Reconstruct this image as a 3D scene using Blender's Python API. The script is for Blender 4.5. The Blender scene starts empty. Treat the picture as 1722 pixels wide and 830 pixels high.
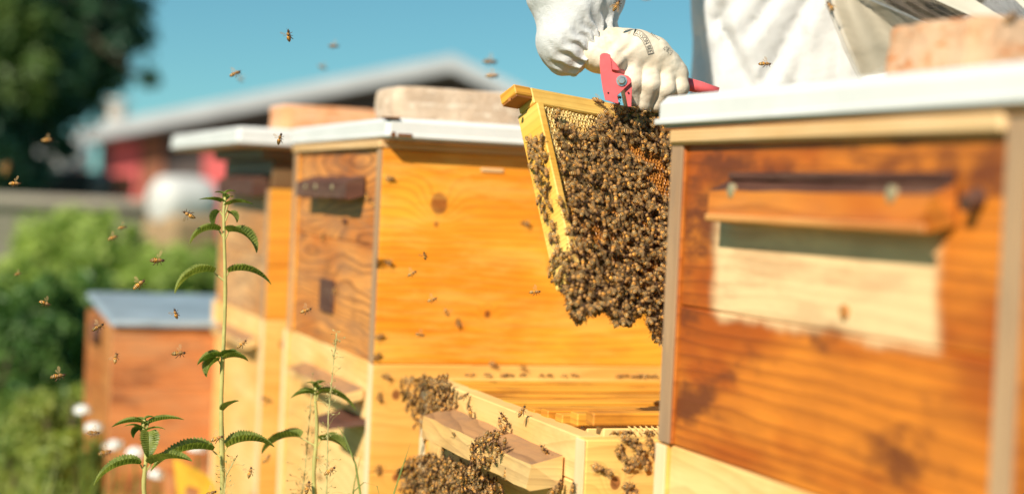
import bpy, math, random
import numpy as np
from mathutils import Vector, Matrix
from mathutils.bvhtree import BVHTree

# ---------------------------------------------------------------- camera, sky, sun, exposure
scene = bpy.context.scene
COL = scene.collection
ZB = 0.75
CAM = np.array([-0.6556, -2.3678, 0.2445 + ZB])
YAW, PIT, ROL, FPX = 0.3482, -0.0274, 0.0449, 2858.75
FW = np.array([math.sin(YAW) * math.cos(PIT), math.cos(YAW) * math.cos(PIT), math.sin(PIT)])
_R = np.array([math.cos(YAW), -math.sin(YAW), 0.0])
_U = np.cross(_R, FW)
RT = math.cos(ROL) * _R + math.sin(ROL) * _U
UP = -math.sin(ROL) * _R + math.cos(ROL) * _U
cam_data = bpy.data.cameras.new("camera")
cam = bpy.data.objects.new("camera", cam_data)
COL.objects.link(cam)
cam.matrix_world = Matrix(((RT[0], UP[0], -FW[0], CAM[0]), (RT[1], UP[1], -FW[1], CAM[1]),
                           (RT[2], UP[2], -FW[2], CAM[2]), (0, 0, 0, 1)))
cam_data.sensor_width = 36.0
cam_data.lens = 36.0 * FPX / 1722.0
cam_data.clip_start = 0.05
cam_data.clip_end = 3000.0
cam_data.dof.use_dof = True
cam_data.dof.focus_distance = 1.95
cam_data.dof.aperture_fstop = 2.3
scene.camera = cam

SUN = np.array([-1.6, -1.35, 1.5]); SUN /= np.linalg.norm(SUN)
world = bpy.data.worlds.new("World"); scene.world = world
world.use_nodes = True
wn = world.node_tree
wn.nodes.clear()
w_out = wn.nodes.new("ShaderNodeOutputWorld")
w_bg = wn.nodes.new("ShaderNodeBackground")
w_sky = wn.nodes.new("ShaderNodeTexSky")
w_sky.sky_type = 'NISHITA'
w_sky.sun_disc = False
w_sky.sun_elevation = math.asin(SUN[2])
w_sky.sun_rotation = math.atan2(SUN[0], SUN[1])
w_sky.altitude = 600.0
w_sky.air_density = 1.0
w_sky.dust_density = 0.25
w_sky.ozone_density = 2.0
w_tint = wn.nodes.new("ShaderNodeMix"); w_tint.data_type = 'RGBA'; w_tint.blend_type = 'MULTIPLY'
w_tint.inputs[0].default_value = 1.0
w_tint.inputs[7].default_value = (0.62, 1.06, 0.98, 1)
w_tc = wn.nodes.new("ShaderNodeTexCoord"); w_mp = wn.nodes.new("ShaderNodeMapping")
w_mp.inputs['Location'].default_value = (0, 0, 0.045)
wn.links.new(w_tc.outputs['Generated'], w_mp.inputs['Vector'])
w_nm = wn.nodes.new("ShaderNodeVectorMath"); w_nm.operation = 'NORMALIZE'
wn.links.new(w_mp.outputs[0], w_nm.inputs[0]); wn.links.new(w_nm.outputs[0], w_sky.inputs['Vector'])
wn.links.new(w_sky.outputs[0], w_tint.inputs[6])
wn.links.new(w_tint.outputs[2], w_bg.inputs[0])
w_bg.inputs[1].default_value = 0.066
wn.links.new(w_bg.outputs[0], w_out.inputs[0])

sun_data = bpy.data.lights.new("sun", 'SUN')
sun_data.energy = 5.0
sun_data.angle = math.radians(0.5)
sun_data.color = (1.0, 0.90, 0.74)
sun_ob = bpy.data.objects.new("sun", sun_data)
COL.objects.link(sun_ob)
sun_ob.rotation_euler = Vector(SUN).to_track_quat('Z', 'Y').to_euler()
scene.view_settings.view_transform = 'Standard'
scene.view_settings.look = 'None'
scene.view_settings.exposure = 0.40
scene.view_settings.gamma = 1.0
scene.render.engine = 'CYCLES'
scene.cycles.max_bounces = 6
scene.cycles.transparent_max_bounces = 10
scene.cycles.use_denoising = True

rnd = random.Random(7)
nr = np.random.RandomState(11)

# ---------------------------------------------------------------- helpers
def ray(x, y): return FW + RT * (x - 861) / FPX - UP * (y - 415) / FPX
def at(x, y, d): return CAM + ray(x, y) * d
def on(x, y, o, n):
    r = ray(x, y); t = np.dot(np.array(o) - CAM, n) / np.dot(r, n)
    return CAM + r * t

def tag(o, label=None, cat=None, group=None, kind=None):
    if label: o['label'] = label
    if cat: o['category'] = cat
    if group: o['group'] = group
    if kind: o['kind'] = kind
    return o

def empty(name, loc, rz=0.0, label=None, cat=None, group=None):
    o = bpy.data.objects.new(name, None)
    o.empty_display_size = 0.05
    o.location = loc; o.rotation_euler = (0, 0, rz)
    COL.objects.link(o)
    return tag(o, label, cat, group)

class MB:
    """collects faces of one mesh"""
    def __init__(s): s.v = []; s.f = []; s.m = []; s.a = []; s.cur = 0.0
    def add(s, vs, fs, m=0):
        b = len(s.v)
        s.v += [tuple(p) for p in vs]
        s.a += [s.cur] * len(vs)
        s.f += [tuple(i + b for i in f) for f in fs]
        s.m += [m] * len(fs)
    def box(s, lo, hi, c=0.0, m=0):
        lo = list(map(float, lo)); hi = list(map(float, hi))
        if c <= 0:
            v = [(x, y, z) for x in (lo[0], hi[0]) for y in (lo[1], hi[1]) for z in (lo[2], hi[2])]
            s.add(v, [(0, 1, 3, 2), (4, 6, 7, 5), (0, 4, 5, 1), (2, 3, 7, 6), (0, 2, 6, 4), (1, 5, 7, 3)], m); return
        c = min(c, *[(hi[k] - lo[k]) * .45 for k in range(3)])
        V = {}; vs = []
        for X in (0, 1):
            for Y in (0, 1):
                for Z in (0, 1):
                    for ax in range(3):
                        p = [(hi if b else lo)[k] for k, b in enumerate((X, Y, Z))]
                        for k, b in enumerate((X, Y, Z)):
                            if k != ax: p[k] += -c if b else c
                        V[(X, Y, Z, ax)] = len(vs); vs.append(p)
        fs = []
        for ax in range(3):
            o = [k for k in range(3) if k != ax]
            for b in (0, 1):
                q = []
                for (i, j) in ((0, 0), (1, 0), (1, 1), (0, 1)):
                    k = [0, 0, 0]; k[ax] = b; k[o[0]] = i; k[o[1]] = j
                    q.append(V[tuple(k) + (ax,)])
                fs.append(q)
        for ax in range(3):
            o = [k for k in range(3) if k != ax]
            for i in (0, 1):
                for j in (0, 1):
                    a = [0, 0, 0]; a[o[0]] = i; a[o[1]] = j; a2 = list(a); a2[ax] = 1
                    fs.append([V[tuple(a) + (o[0],)], V[tuple(a2) + (o[0],)], V[tuple(a2) + (o[1],)], V[tuple(a) + (o[1],)]])
        for X in (0, 1):
            for Y in (0, 1):
                for Z in (0, 1):
                    fs.append([V[(X, Y, Z, 0)], V[(X, Y, Z, 1)], V[(X, Y, Z, 2)]])
        s.add(vs, fs, m)
    def tube(s, pts, r, n=6, m=0, cap=True):
        pts = [np.array(p, float) for p in pts]
        rs = r if hasattr(r, '__len__') else [r] * len(pts)
        vs = []; fs = []
        ref = np.array([0.13, 0.21, 0.97])
        for i, p in enumerate(pts):
            d = pts[min(i + 1, len(pts) - 1)] - pts[max(i - 1, 0)]
            d = d / (np.linalg.norm(d) + 1e-12)
            a = np.cross(d, ref)
            if np.linalg.norm(a) < 1e-3: a = np.cross(d, [1, 0, 0])
            a /= np.linalg.norm(a); b = np.cross(d, a)
            for k in range(n):
                t = 2 * math.pi * k / n
                vs.append(p + (a * math.cos(t) + b * math.sin(t)) * rs[i])
        for i in range(len(pts) - 1):
            for k in range(n):
                fs.append((i * n + k, i * n + (k + 1) % n, (i + 1) * n + (k + 1) % n, (i + 1) * n + k))
        if cap:
            fs.append(tuple(range(n))[::-1]); fs.append(tuple((len(pts) - 1) * n + k for k in range(n)))
        s.add(vs, fs, m)
    def prism(s, poly, z0, z1, fn=lambda x, y, z: (x, y, z), m=0):
        n = len(poly)
        vs = [fn(x, y, z0) for x, y in poly] + [fn(x, y, z1) for x, y in poly]
        fs = [tuple(range(n)), tuple(range(2 * n - 1, n - 1, -1))] + [(i, i + n, (i + 1) % n + n, (i + 1) % n) for i in range(n)]
        s.add(vs, fs, m)
    def grid(s, rows, m=0, close=False):
        n = len(rows[0]); vs = [p for r in rows for p in r]; fs = []
        for i in range(len(rows) - 1):
            for j in range(n if close else n - 1):
                fs.append((i * n + j, i * n + (j + 1) % n, (i + 1) * n + (j + 1) % n, (i + 1) * n + j))
        s.add(vs, fs, m)

def build(name, mb, mats, parent=None, world=False, smooth=False, fix=True):
    me = bpy.data.meshes.new(name)
    vs = np.array(mb.v, dtype=float)
    if world and parent is not None:
        M = np.array((Matrix.Translation(parent.location) @ parent.rotation_euler.to_matrix().to_4x4()).inverted())
        vs = vs @ M[:3, :3].T + M[:3, 3]
    me.from_pydata([tuple(p) for p in vs], [], mb.f)
    if not isinstance(mats, (list, tuple)): mats = [mats]
    for m in mats: me.materials.append(m)
    me.polygons.foreach_set('material_index', mb.m)
    a = me.attributes.new('bid', 'FLOAT', 'POINT'); a.data.foreach_set('value', mb.a)
    if smooth: me.polygons.foreach_set('use_smooth', [True] * len(mb.f))
    me.update()
    if fix:
        import bmesh
        bm = bmesh.new(); bm.from_mesh(me); bmesh.ops.recalc_face_normals(bm, faces=bm.faces); bm.to_mesh(me); bm.free()
    o = bpy.data.objects.new(name, me)
    COL.objects.link(o)
    if parent: o.parent = parent
    return o

# ---------------------------------------------------------------- node helpers
class NT:
    def __init__(s, name):
        s.mat = bpy.data.materials.new(name); s.mat.use_nodes = True
        s.t = s.mat.node_tree; s.bsdf = s.t.nodes['Principled BSDF']
        s.out = [n for n in s.t.nodes if n.type == 'OUTPUT_MATERIAL'][0]
    def n(s, typ, **kw):
        nd = s.t.nodes.new(typ)
        for k, v in kw.items(): setattr(nd, k, v)
        return nd
    def set(s, sock, val):
        if val is None: return
        if isinstance(val, bpy.types.NodeSocket): s.t.links.new(val, sock)
        elif hasattr(val, '__len__') and len(val) == 3 and sock.type == 'RGBA': sock.default_value = (*val, 1)
        else: sock.default_value = val
    def math(s, op, a, b=None, c=None, clamp=False):
        nd = s.n('ShaderNodeMath', operation=op); nd.use_clamp = clamp
        s.set(nd.inputs[0], a); s.set(nd.inputs[1], b); s.set(nd.inputs[2], c)
        return nd.outputs[0]
    def mix(s, f, a, b, blend='MIX'):
        nd = s.n('ShaderNodeMix', data_type='RGBA', blend_type=blend)
        s.set(nd.inputs[0], f); s.set(nd.inputs[6], a); s.set(nd.inputs[7], b)
        return nd.outputs[2]
    def xyz(s, x, y, z):
        nd = s.n('ShaderNodeCombineXYZ')
        for i, q in enumerate((x, y, z)): s.set(nd.inputs[i], q)
        return nd.outputs[0]
    def noise(s, vec, scale, detail=2, rough=.5, dist=0):
        nd = s.n('ShaderNodeTexNoise'); s.set(nd.inputs['Vector'], vec)
        nd.inputs['Scale'].default_value = scale; nd.inputs['Detail'].default_value = detail
        nd.inputs['Roughness'].default_value = rough; nd.inputs['Distortion'].default_value = dist
        return nd.outputs[0]
    def ramp(s, f, stops, const=False):
        nd = s.n('ShaderNodeValToRGB'); s.set(nd.inputs[0], f)
        e = nd.color_ramp.elements
        while len(e) < len(stops): e.new(0.5)
        for i, (p, c) in enumerate(stops):
            e[i].position = p; e[i].color = (*c, 1) if len(c) == 3 else c
        if const: nd.color_ramp.interpolation = 'CONSTANT'
        return nd.outputs[0]
    def sstep(s, v, a, b):
        nd = s.n('ShaderNodeMapRange', interpolation_type='SMOOTHSTEP'); s.set(nd.inputs[0], v)
        nd.inputs[1].default_value = a; nd.inputs[2].default_value = b
        return nd.outputs[0]
    def obj(s): return s.n('ShaderNodeTexCoord').outputs['Object']
    def gen(s): return s.n('ShaderNodeNewGeometry').outputs['Position']
    def bump(s, h, strength=.3, dist=.002):
        nd = s.n('ShaderNodeBump'); s.set(nd.inputs['Height'], h)
        nd.inputs['Strength'].default_value = strength; nd.inputs['Distance'].default_value = dist
        s.t.links.new(nd.outputs[0], s.bsdf.inputs['Normal'])
    def fin(s, col, rough=.6, **kw):
        s.set(s.bsdf.inputs['Base Color'], col); s.set(s.bsdf.inputs['Roughness'], rough)
        for k, v in kw.items(): s.set(s.bsdf.inputs[k], v)
        return s.mat

def wood(name, light, mid, dark, axis='X', knots=(), freq=55, warp=3.0, late=.55, blotch=.6, rect=None,
         grey=0.0, greycol=(.16, .11, .08), rough=.45, fiber=.35, stains=0.0, staincol=(.12, .04, .015), band=None):
    t = NT(name)
    sx = t.n('ShaderNodeSeparateXYZ'); t.set(sx.inputs[0], t.obj())
    X, Y, Z = sx.outputs
    al, dp = (X, Y) if axis == 'X' else (Y, X)
    ac = Z
    if axis == 'Z': al, ac, dp = Z, Y, X
    bid = t.n('ShaderNodeAttribute', attribute_name='bid').outputs['Fac']
    b7 = t.math('MULTIPLY', bid, 7.31)
    dz = t.math('ADD', b7, t.math('MULTIPLY', dp, 3.0))
    n1 = t.noise(t.xyz(t.math('MULTIPLY', al, 1.6), t.math('MULTIPLY', ac, 9), dz), 1, 2)
    n2 = t.noise(t.xyz(t.math('MULTIPLY', al, 9), t.math('MULTIPLY', ac, 40), dz), 1, 2)
    ring = t.math('ADD', t.math('MULTIPLY', ac, freq), t.math('MULTIPLY', n1, warp * 2.2))
    ring = t.math('ADD', ring, t.math('MULTIPLY', n2, .5))
    km = None
    for (ka, kc, kr) in knots:
        da = t.math('SUBTRACT', al, ka); dc = t.math('MULTIPLY', t.math('SUBTRACT', ac, kc), .8)
        d = t.math('SQRT', t.math('ADD', t.math('MULTIPLY', da, da), t.math('MULTIPLY', dc, dc)))
        dn = t.math('ADD', d, t.math('MULTIPLY', t.math('SUBTRACT', n2, .5), kr * .5))
        e = t.math('EXPONENT', t.math('MULTIPLY', t.math('MULTIPLY', dn, dn), -1 / (2.2 * kr) ** 2))
        ring = t.math('ADD', ring, t.math('MULTIPLY', e, 3.2))
        k = t.sstep(dn, kr * 1.15, kr * .8)
        km = k if km is None else t.math('MAXIMUM', km, k)
    saw = t.math('FRACT', ring)
    lw = t.math('POWER', saw, 3.0)
    lw = t.math('MULTIPLY', lw, t.sstep(saw, 1.0, .93))
    fib = t.noise(t.xyz(t.math('MULTIPLY', al, 10), t.math('MULTIPLY', ac, 420), b7), 1, 3, .6)
    blo = t.noise(t.xyz(t.math('MULTIPLY', al, 3.2), t.math('MULTIPLY', ac, 8), dz), 1, 3, .6)
    blo = t.sstep(blo, .5 - blotch * .3, .5 + blotch * .3)
    col = t.mix(blo, light, mid)
    col = t.mix(t.math('MULTIPLY', lw, late), col, dark)
    fb = t.math('MULTIPLY', t.sstep(fib, .5, .75), fiber)
    col = t.mix(fb, col, dark)
    if stains > 0:
        sn = t.noise(t.xyz(t.math('MULTIPLY', al, 8), t.math('MULTIPLY', ac, 17), t.math('ADD', b7, 3.3)), 1, 4, .65)
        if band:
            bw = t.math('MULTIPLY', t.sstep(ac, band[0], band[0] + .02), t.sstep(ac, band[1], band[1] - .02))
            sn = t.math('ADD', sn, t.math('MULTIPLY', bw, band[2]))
        col = t.mix(t.math('MULTIPLY', t.sstep(sn, .50, .70), stains), col, staincol)
    if rect:
        (a0, a1, c0, c1, rc) = rect
        j = t.math('MULTIPLY', t.math('SUBTRACT', t.noise(t.xyz(t.math('MULTIPLY', al, 14), t.math('MULTIPLY', ac, 14), 2.0), 1, 3), .5), .03)
        mk = t.math('MULTIPLY', t.sstep(t.math('ADD', al, j), a0 - .012, a0 + .012), t.sstep(t.math('ADD', al, j), a1 + .014, a1 - .014))
        mk = t.math('MULTIPLY', mk, t.math('MULTIPLY', t.sstep(t.math('ADD', ac, j), c0 - .007, c0 + .007), t.sstep(ac, c1 + .004, c1 - .004)))
        mk = t.math('MULTIPLY', mk, .93)
        rcol = t.mix(t.math('MULTIPLY', lw, .25), rc, mid)
        col = t.mix(mk, col, rcol)
    if km is not None:
        col = t.mix(t.math('MULTIPLY', km, .85), col, t.mix(t.sstep(n2, .4, .6), (.17, .035, .008), (.36, .09, .015)))
    if grey > 0:
        gm = t.sstep(t.noise(t.xyz(t.math('MULTIPLY', al, 6), t.math('MULTIPLY', ac, 30), t.math('ADD', b7, 9.0)), 1, 4, .7), .42, .66)
        col = t.mix(t.math('MULTIPLY', gm, grey), col, greycol)
    h = t.math('ADD', t.math('MULTIPLY', fib, .6), t.math('MULTIPLY', lw, .5))
    t.bump(h, .25, .0012)
    return t.fin(col, t.math('ADD', rough, t.math('MULTIPLY', fib, .15)))

def plain(name, col, rough=.6, var=.15, scale=30, bump=0.0, bscale=None, **kw):
    t = NT(name)
    n = t.noise(t.obj(), scale, 4, .6)
    c2 = tuple(max(0, c * (1 - var)) for c in col)
    c = t.mix(t.sstep(n, .3, .7), col, c2)
    if bump: t.bump(t.noise(t.obj(), bscale or scale * 3, 3), bump, .003)
    return t.fin(c, rough, **kw)

# ---------------------------------------------------------------- materials
W_SIDE = wood('honey varnished pine side', (.97, .46, .035), (.87, .29, .011), (.50, .11, .005), 'X',
              knots=((.088, ZB + .235, .013), (.33, ZB + .10, .006), (.17, ZB + .075, .0045), (.265, ZB + .145, .004), (.085, ZB + .205, .004)), freq=95, warp=2.6, late=.5, rough=.42, grey=.4, greycol=(.97, .57, .13), stains=.22, staincol=(.42, .12, .015))
W_SIDE2 = wood('honey pine side', (.90, .42, .05), (.78, .28, .022), (.42, .11, .01), 'X', freq=55, warp=2.5, late=.45)
W_FRONT = wood('weathered pine front', (.82, .34, .08), (.60, .18, .025), (.13, .035, .012), 'Y', freq=62, warp=6.0, late=.95,
               grey=.5, greycol=(.36, .17, .08), fiber=.5, stains=.45, rough=.5)
W_FRONT2 = wood('pale weathered pine front', (.80, .46, .20), (.62, .27, .08), (.25, .09, .03), 'Y', freq=45, warp=5, late=.6,
                grey=.6, greycol=(.25, .13, .07), stains=.3)
W_NEAR = wood('amber stained front', (.78, .24, .022), (.46, .095, .007), (.13, .025, .004), 'Y', freq=70, warp=2, late=.6,
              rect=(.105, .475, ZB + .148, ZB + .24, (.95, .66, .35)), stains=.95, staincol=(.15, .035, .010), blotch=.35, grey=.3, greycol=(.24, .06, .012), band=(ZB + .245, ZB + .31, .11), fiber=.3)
W_NEARSIDE = wood('amber stained side', (.60, .19, .02), (.46, .11, .01), (.20, .035, .004), 'X', freq=40)
W_PALE = wood('new pale pine front', (.93, .64, .27), (.88, .48, .14), (.60, .26, .06), 'Y', freq=48, warp=4, late=.4, stains=.22,
              staincol=(.45, .17, .04), rough=.6)
W_PALES = wood('new pale pine side', (.92, .58, .17), (.86, .43, .08), (.58, .22, .03), 'X', freq=48, warp=2.5, late=.4,
               knots=((.035, ZB - .045, .006), (.04, ZB - .165, .005), (.33, ZB - .13, .01)), rough=.6)
W_OLD = wood('old red brown box', (.62, .24, .08), (.44, .13, .035), (.18, .05, .015), 'X', freq=40, stains=.8, staincol=(.20, .06, .02), warp=3, grey=.4, greycol=(.40, .24, .13))
W_OLDF = wood('old orange brown front', (.62, .25, .07), (.50, .15, .03), (.2, .05, .015), 'Y', freq=40, stains=.4, warp=3)
W_STRIP = wood('grey weathered end grain', (.52, .33, .18), (.40, .23, .12), (.18, .09, .05), 'Z', freq=300, warp=2, late=.5, grey=.5, greycol=(.26, .18, .12), rough=.8)
W_STRIPP = wood('pale end grain', (.90, .72, .46), (.82, .56, .28), (.5, .28, .12), 'Z', freq=300, warp=2, late=.3, rough=.8)
W_LID = wood('brown lid board', (.50, .22, .06), (.38, .14, .03), (.15, .05, .015), 'Y', freq=60)
W_RIM = wood('pale pine rim', (.85, .60, .33), (.75, .46, .20), (.45, .22, .08), 'Y', freq=200, late=.4)
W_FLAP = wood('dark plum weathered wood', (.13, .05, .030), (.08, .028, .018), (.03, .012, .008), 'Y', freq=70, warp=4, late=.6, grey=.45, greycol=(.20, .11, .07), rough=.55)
W_FLAPN = wood('orange stained flap', (.76, .26, .035), (.58, .14, .012), (.22, .045, .006), 'Y', freq=50, warp=3, late=.5, grey=.25, greycol=(.3, .14, .07))
W_FLAPO = wood('half bleached flap', (.92, .62, .26), (.84, .46, .14), (.34, .17, .07), 'Y', freq=60, warp=4, late=.5, grey=.4, greycol=(.36, .20, .09))
W_TOP = wood('weathered ledge top', (.52, .28, .12), (.36, .19, .09), (.14, .07, .04), 'Y', freq=90, warp=4, late=.6, grey=.7, greycol=(.22, .14, .10))
W_FRAME = wood('wax yellow frame wood', (.92, .60, .15), (.84, .44, .06), (.52, .22, .02), 'X', freq=150, warp=3, late=.35, stains=.35, staincol=(.5, .22, .03), rough=.5)
W_BAR = wood('orange propolised top bar', (.82, .42, .05), (.68, .26, .02), (.32, .10, .01), 'X', freq=120, warp=4, late=.6, stains=.5, staincol=(.3, .10, .015), rough=.5)
W_LUG = wood('dark lug wood', (.45, .17, .03), (.28, .08, .015), (.10, .03, .01), 'X', freq=140, warp=4)

def roof_mat():
    t = NT('white painted roof metal')
    o = t.obj()
    n = t.noise(o, 9, 5, .65)
    c = t.mix(t.sstep(n, .35, .7), (.76, .76, .75), (.69, .69, .68))
    r = t.sstep(t.noise(o, 26, 4, .7), .70, .76)
    c = t.mix(t.math('MULTIPLY', r, .8), c, (.36, .13, .04))
    t.bump(t.noise(o, 60, 2), .1, .002)
    return t.fin(c, .42)
M_ROOF = roof_mat()
M_ROOFG = plain('blue grey sheet metal', (.50, .60, .67), .35, .3, 9, Metallic=.3)
def brick_mat(name, a, b, c3):
    t = NT(name)
    o = t.obj()
    c = t.mix(t.sstep(t.noise(o, 18, 4, .6), .38, .62), a, b)
    c = t.mix(t.sstep(t.noise(t.n('ShaderNodeTexCoord').outputs['Generated'], 5, 4, .7), .52, .66), c, c3)
    t.bump(t.noise(o, 90, 5, .7), .9, .006)
    return t.fin(c, .9)
M_BRICK1 = brick_mat('sandy orange brick', (.58, .33, .18), (.66, .43, .27), (.60, .20, .05))
M_BRICK2 = brick_mat('red orange brick', (.72, .30, .12), (.80, .40, .20), (.80, .52, .34))
M_STONE = brick_mat('pale lichened stone', (.68, .52, .38), (.55, .40, .28), (.80, .68, .54))
M_SCREW = plain('brassy screw', (.74, .60, .36), .4, .3, 300, Metallic=.6)
M_RED = plain('red lacquered steel', (.80, .13, .14), .38, .12, 90)
M_DARK = plain('black gap', (.02, .015, .012), .9)

def wax_mat():
    t = NT('beeswax comb')
    sx = t.n('ShaderNodeSeparateXYZ'); o = t.obj(); t.set(sx.inputs[0], o)
    # old dark brood comb towards the far end, fresh yellow wax near the first corner
    g = t.math('ADD', t.math('MULTIPLY', sx.outputs[0], 5.0), t.math('MULTIPLY', sx.outputs[2], -5.5))
    g = t.math('ADD', g, t.math('MULTIPLY', t.math('SUBTRACT', t.noise(o, 30, 3), .5), .9))
    c = t.ramp(g, [(0.42, (.90, .66, .26)), (.66, (.78, .44, .10)), (1.0, (.50, .19, .03))])
    dpt = t.n('ShaderNodeAttribute', attribute_name='bid').outputs['Fac']
    c = t.mix(dpt, c, t.mix(t.sstep(t.noise(o, 90, 2), .42, .55), (.70, .42, .09), (.14, .05, .012)))
    return t.fin(c, .45, **{'Subsurface Weight': .0})
M_WAX = wax_mat()

def cloth(name, col, var=.05, bumpd=.5, weave=900):
    t = NT(name); o = t.obj()
    n = t.noise(o, 7, 3)
    c = t.mix(t.sstep(n, .35, .7), col, tuple(x * (1 - var) for x in col))
    h = t.math('ADD', t.noise(o, 26, 5, .6), t.math('MULTIPLY', t.noise(o, weave, 1), .12))
    t.bump(h, bumpd, .012)
    t.set(t.bsdf.inputs['Sheen Weight'], .15)
    return t.fin(c, .9)
M_SUIT = cloth('white cotton suit', (.60, .605, .61))
def leather():
    t = NT('cream leather glove'); o = t.obj()
    n = t.noise(o, 45, 4, .6)
    sx = t.n('ShaderNodeSeparateXYZ'); t.set(sx.inputs[0], o)
    c = t.mix(t.sstep(n, .35, .7), (.74, .66, .53), (.66, .55, .41))
    dirt = t.sstep(t.noise(o, 22, 4, .7), .55, .75)
    c = t.mix(t.math('MULTIPLY', dirt, .6), c, (.58, .36, .16))
    t.bump(t.math('ADD', t.noise(o, 120, 4, .6), t.math('MULTIPLY', t.noise(o, 1200, 2), .15)), .45, .002)
    return t.fin(c, .72)
M_GLOVE = leather()
M_INK = plain('grey black ink', (.09, .085, .08), .8)
M_INKF = plain('faded grey ink', (.30, .27, .23), .8)

def net(name, col, scale, thread, alpha_base=0.0):
    t = NT(name)
    uv = t.n('ShaderNodeTexCoord').outputs['UV']
    sx = t.n('ShaderNodeSeparateXYZ'); t.set(sx.inputs[0], uv)
    a = t.math('FRACT', t.math('MULTIPLY', sx.outputs[0], scale)); b = t.math('FRACT', t.math('MULTIPLY', sx.outputs[1], scale))
    m = t.math('MAXIMUM', t.math('LESS_THAN', a, thread), t.math('LESS_THAN', b, thread))
    m = t.math('MAXIMUM', m, alpha_base)
    c = t.mix(t.noise(t.obj(), 40, 2), col, tuple(x * .8 for x in col))
    return t.fin(c, .8, Alpha=m)

def leafmat(name, c1, c2, scale=6, trans=.35, rough=.5):
    t = NT(name)
    p = t.gen()
    n = t.noise(p, scale, 3, .6)
    n2 = t.noise(p, scale * 14, 1)
    c = t.mix(t.sstep(n, .35, .65), c1, c2)
    c = t.mix(t.math('MULTIPLY', t.sstep(n2, .5, .7), .5), c, tuple(min(1, x * 1.6) for x in c2))
    t.set(t.bsdf.inputs['Base Color'], c); t.bsdf.inputs['Roughness'].default_value = rough
    tr = t.n('ShaderNodeBsdfTranslucent'); t.set(tr.inputs[0], t.mix(1.0, c, (1.2, 1.5, .6), 'MULTIPLY'))
    ms = t.n('ShaderNodeMixShader'); ms.inputs[0].default_value = trans
    t.t.links.new(t.bsdf.outputs[0], ms.inputs[1]); t.t.links.new(tr.outputs[0], ms.inputs[2])
    t.t.links.new(ms.outputs[0], t.out.inputs[0])
    return t.mat

# ---------------------------------------------------------------- setting: ground, track, meadow
def ground_mat():
    t = NT('meadow soil and turf'); p = t.gen()
    c = t.mix(t.sstep(t.noise(p, .35, 5, .6), .35, .65), (.07, .12, .02), (.13, .19, .035))
    c = t.mix(t.sstep(t.noise(p, 5, 3, .6), .5, .75), c, (.17, .15, .06))
    t.bump(t.noise(p, 12, 4), .5, .05)
    return t.fin(c, .95)
g = MB()
xs = np.linspace(-1, 1, 61); xs = np.sign(xs) * (abs(xs) ** 3) * 900
rows = []
for y in xs:
    rows.append([(x, y, 0.0 if x * x + y * y < 60 else 0.05 * math.sin(x * .11) * math.cos(y * .09) - .02) for x in xs])
g.grid(rows)
tag(build('ground', g, ground_mat(), smooth=True), kind='structure')
M_GRAVEL = plain('pale dusty gravel', (.46, .38, .28), .95, .3, 3)
g = MB()
def gp(x, y, z):   # horizontal point under the pixel at height z
    r = ray(x, y); t = (z - CAM[2]) / r[2]; return CAM + r * t
rows = []
for k in range(24):
    s = k / 23.
    A = np.array([-9.5 + 11 * s + .3 * math.sin(k), 12.2 + 1.2 * s + .25 * math.sin(k * 1.7)]); B = np.array([-16 + 30 * s, 27.0 + 4 * math.sin(s * 3)])
    rows.append([(A[0] + (B[0] - A[0]) * q, A[1] + (B[1] - A[1]) * q, .055 + .002 * math.sin(k + 3 * q)) for q in np.linspace(0, 1, 8)])
g.grid(rows)
tag(build('track', g, M_GRAVEL, smooth=True), kind='structure')

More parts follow.
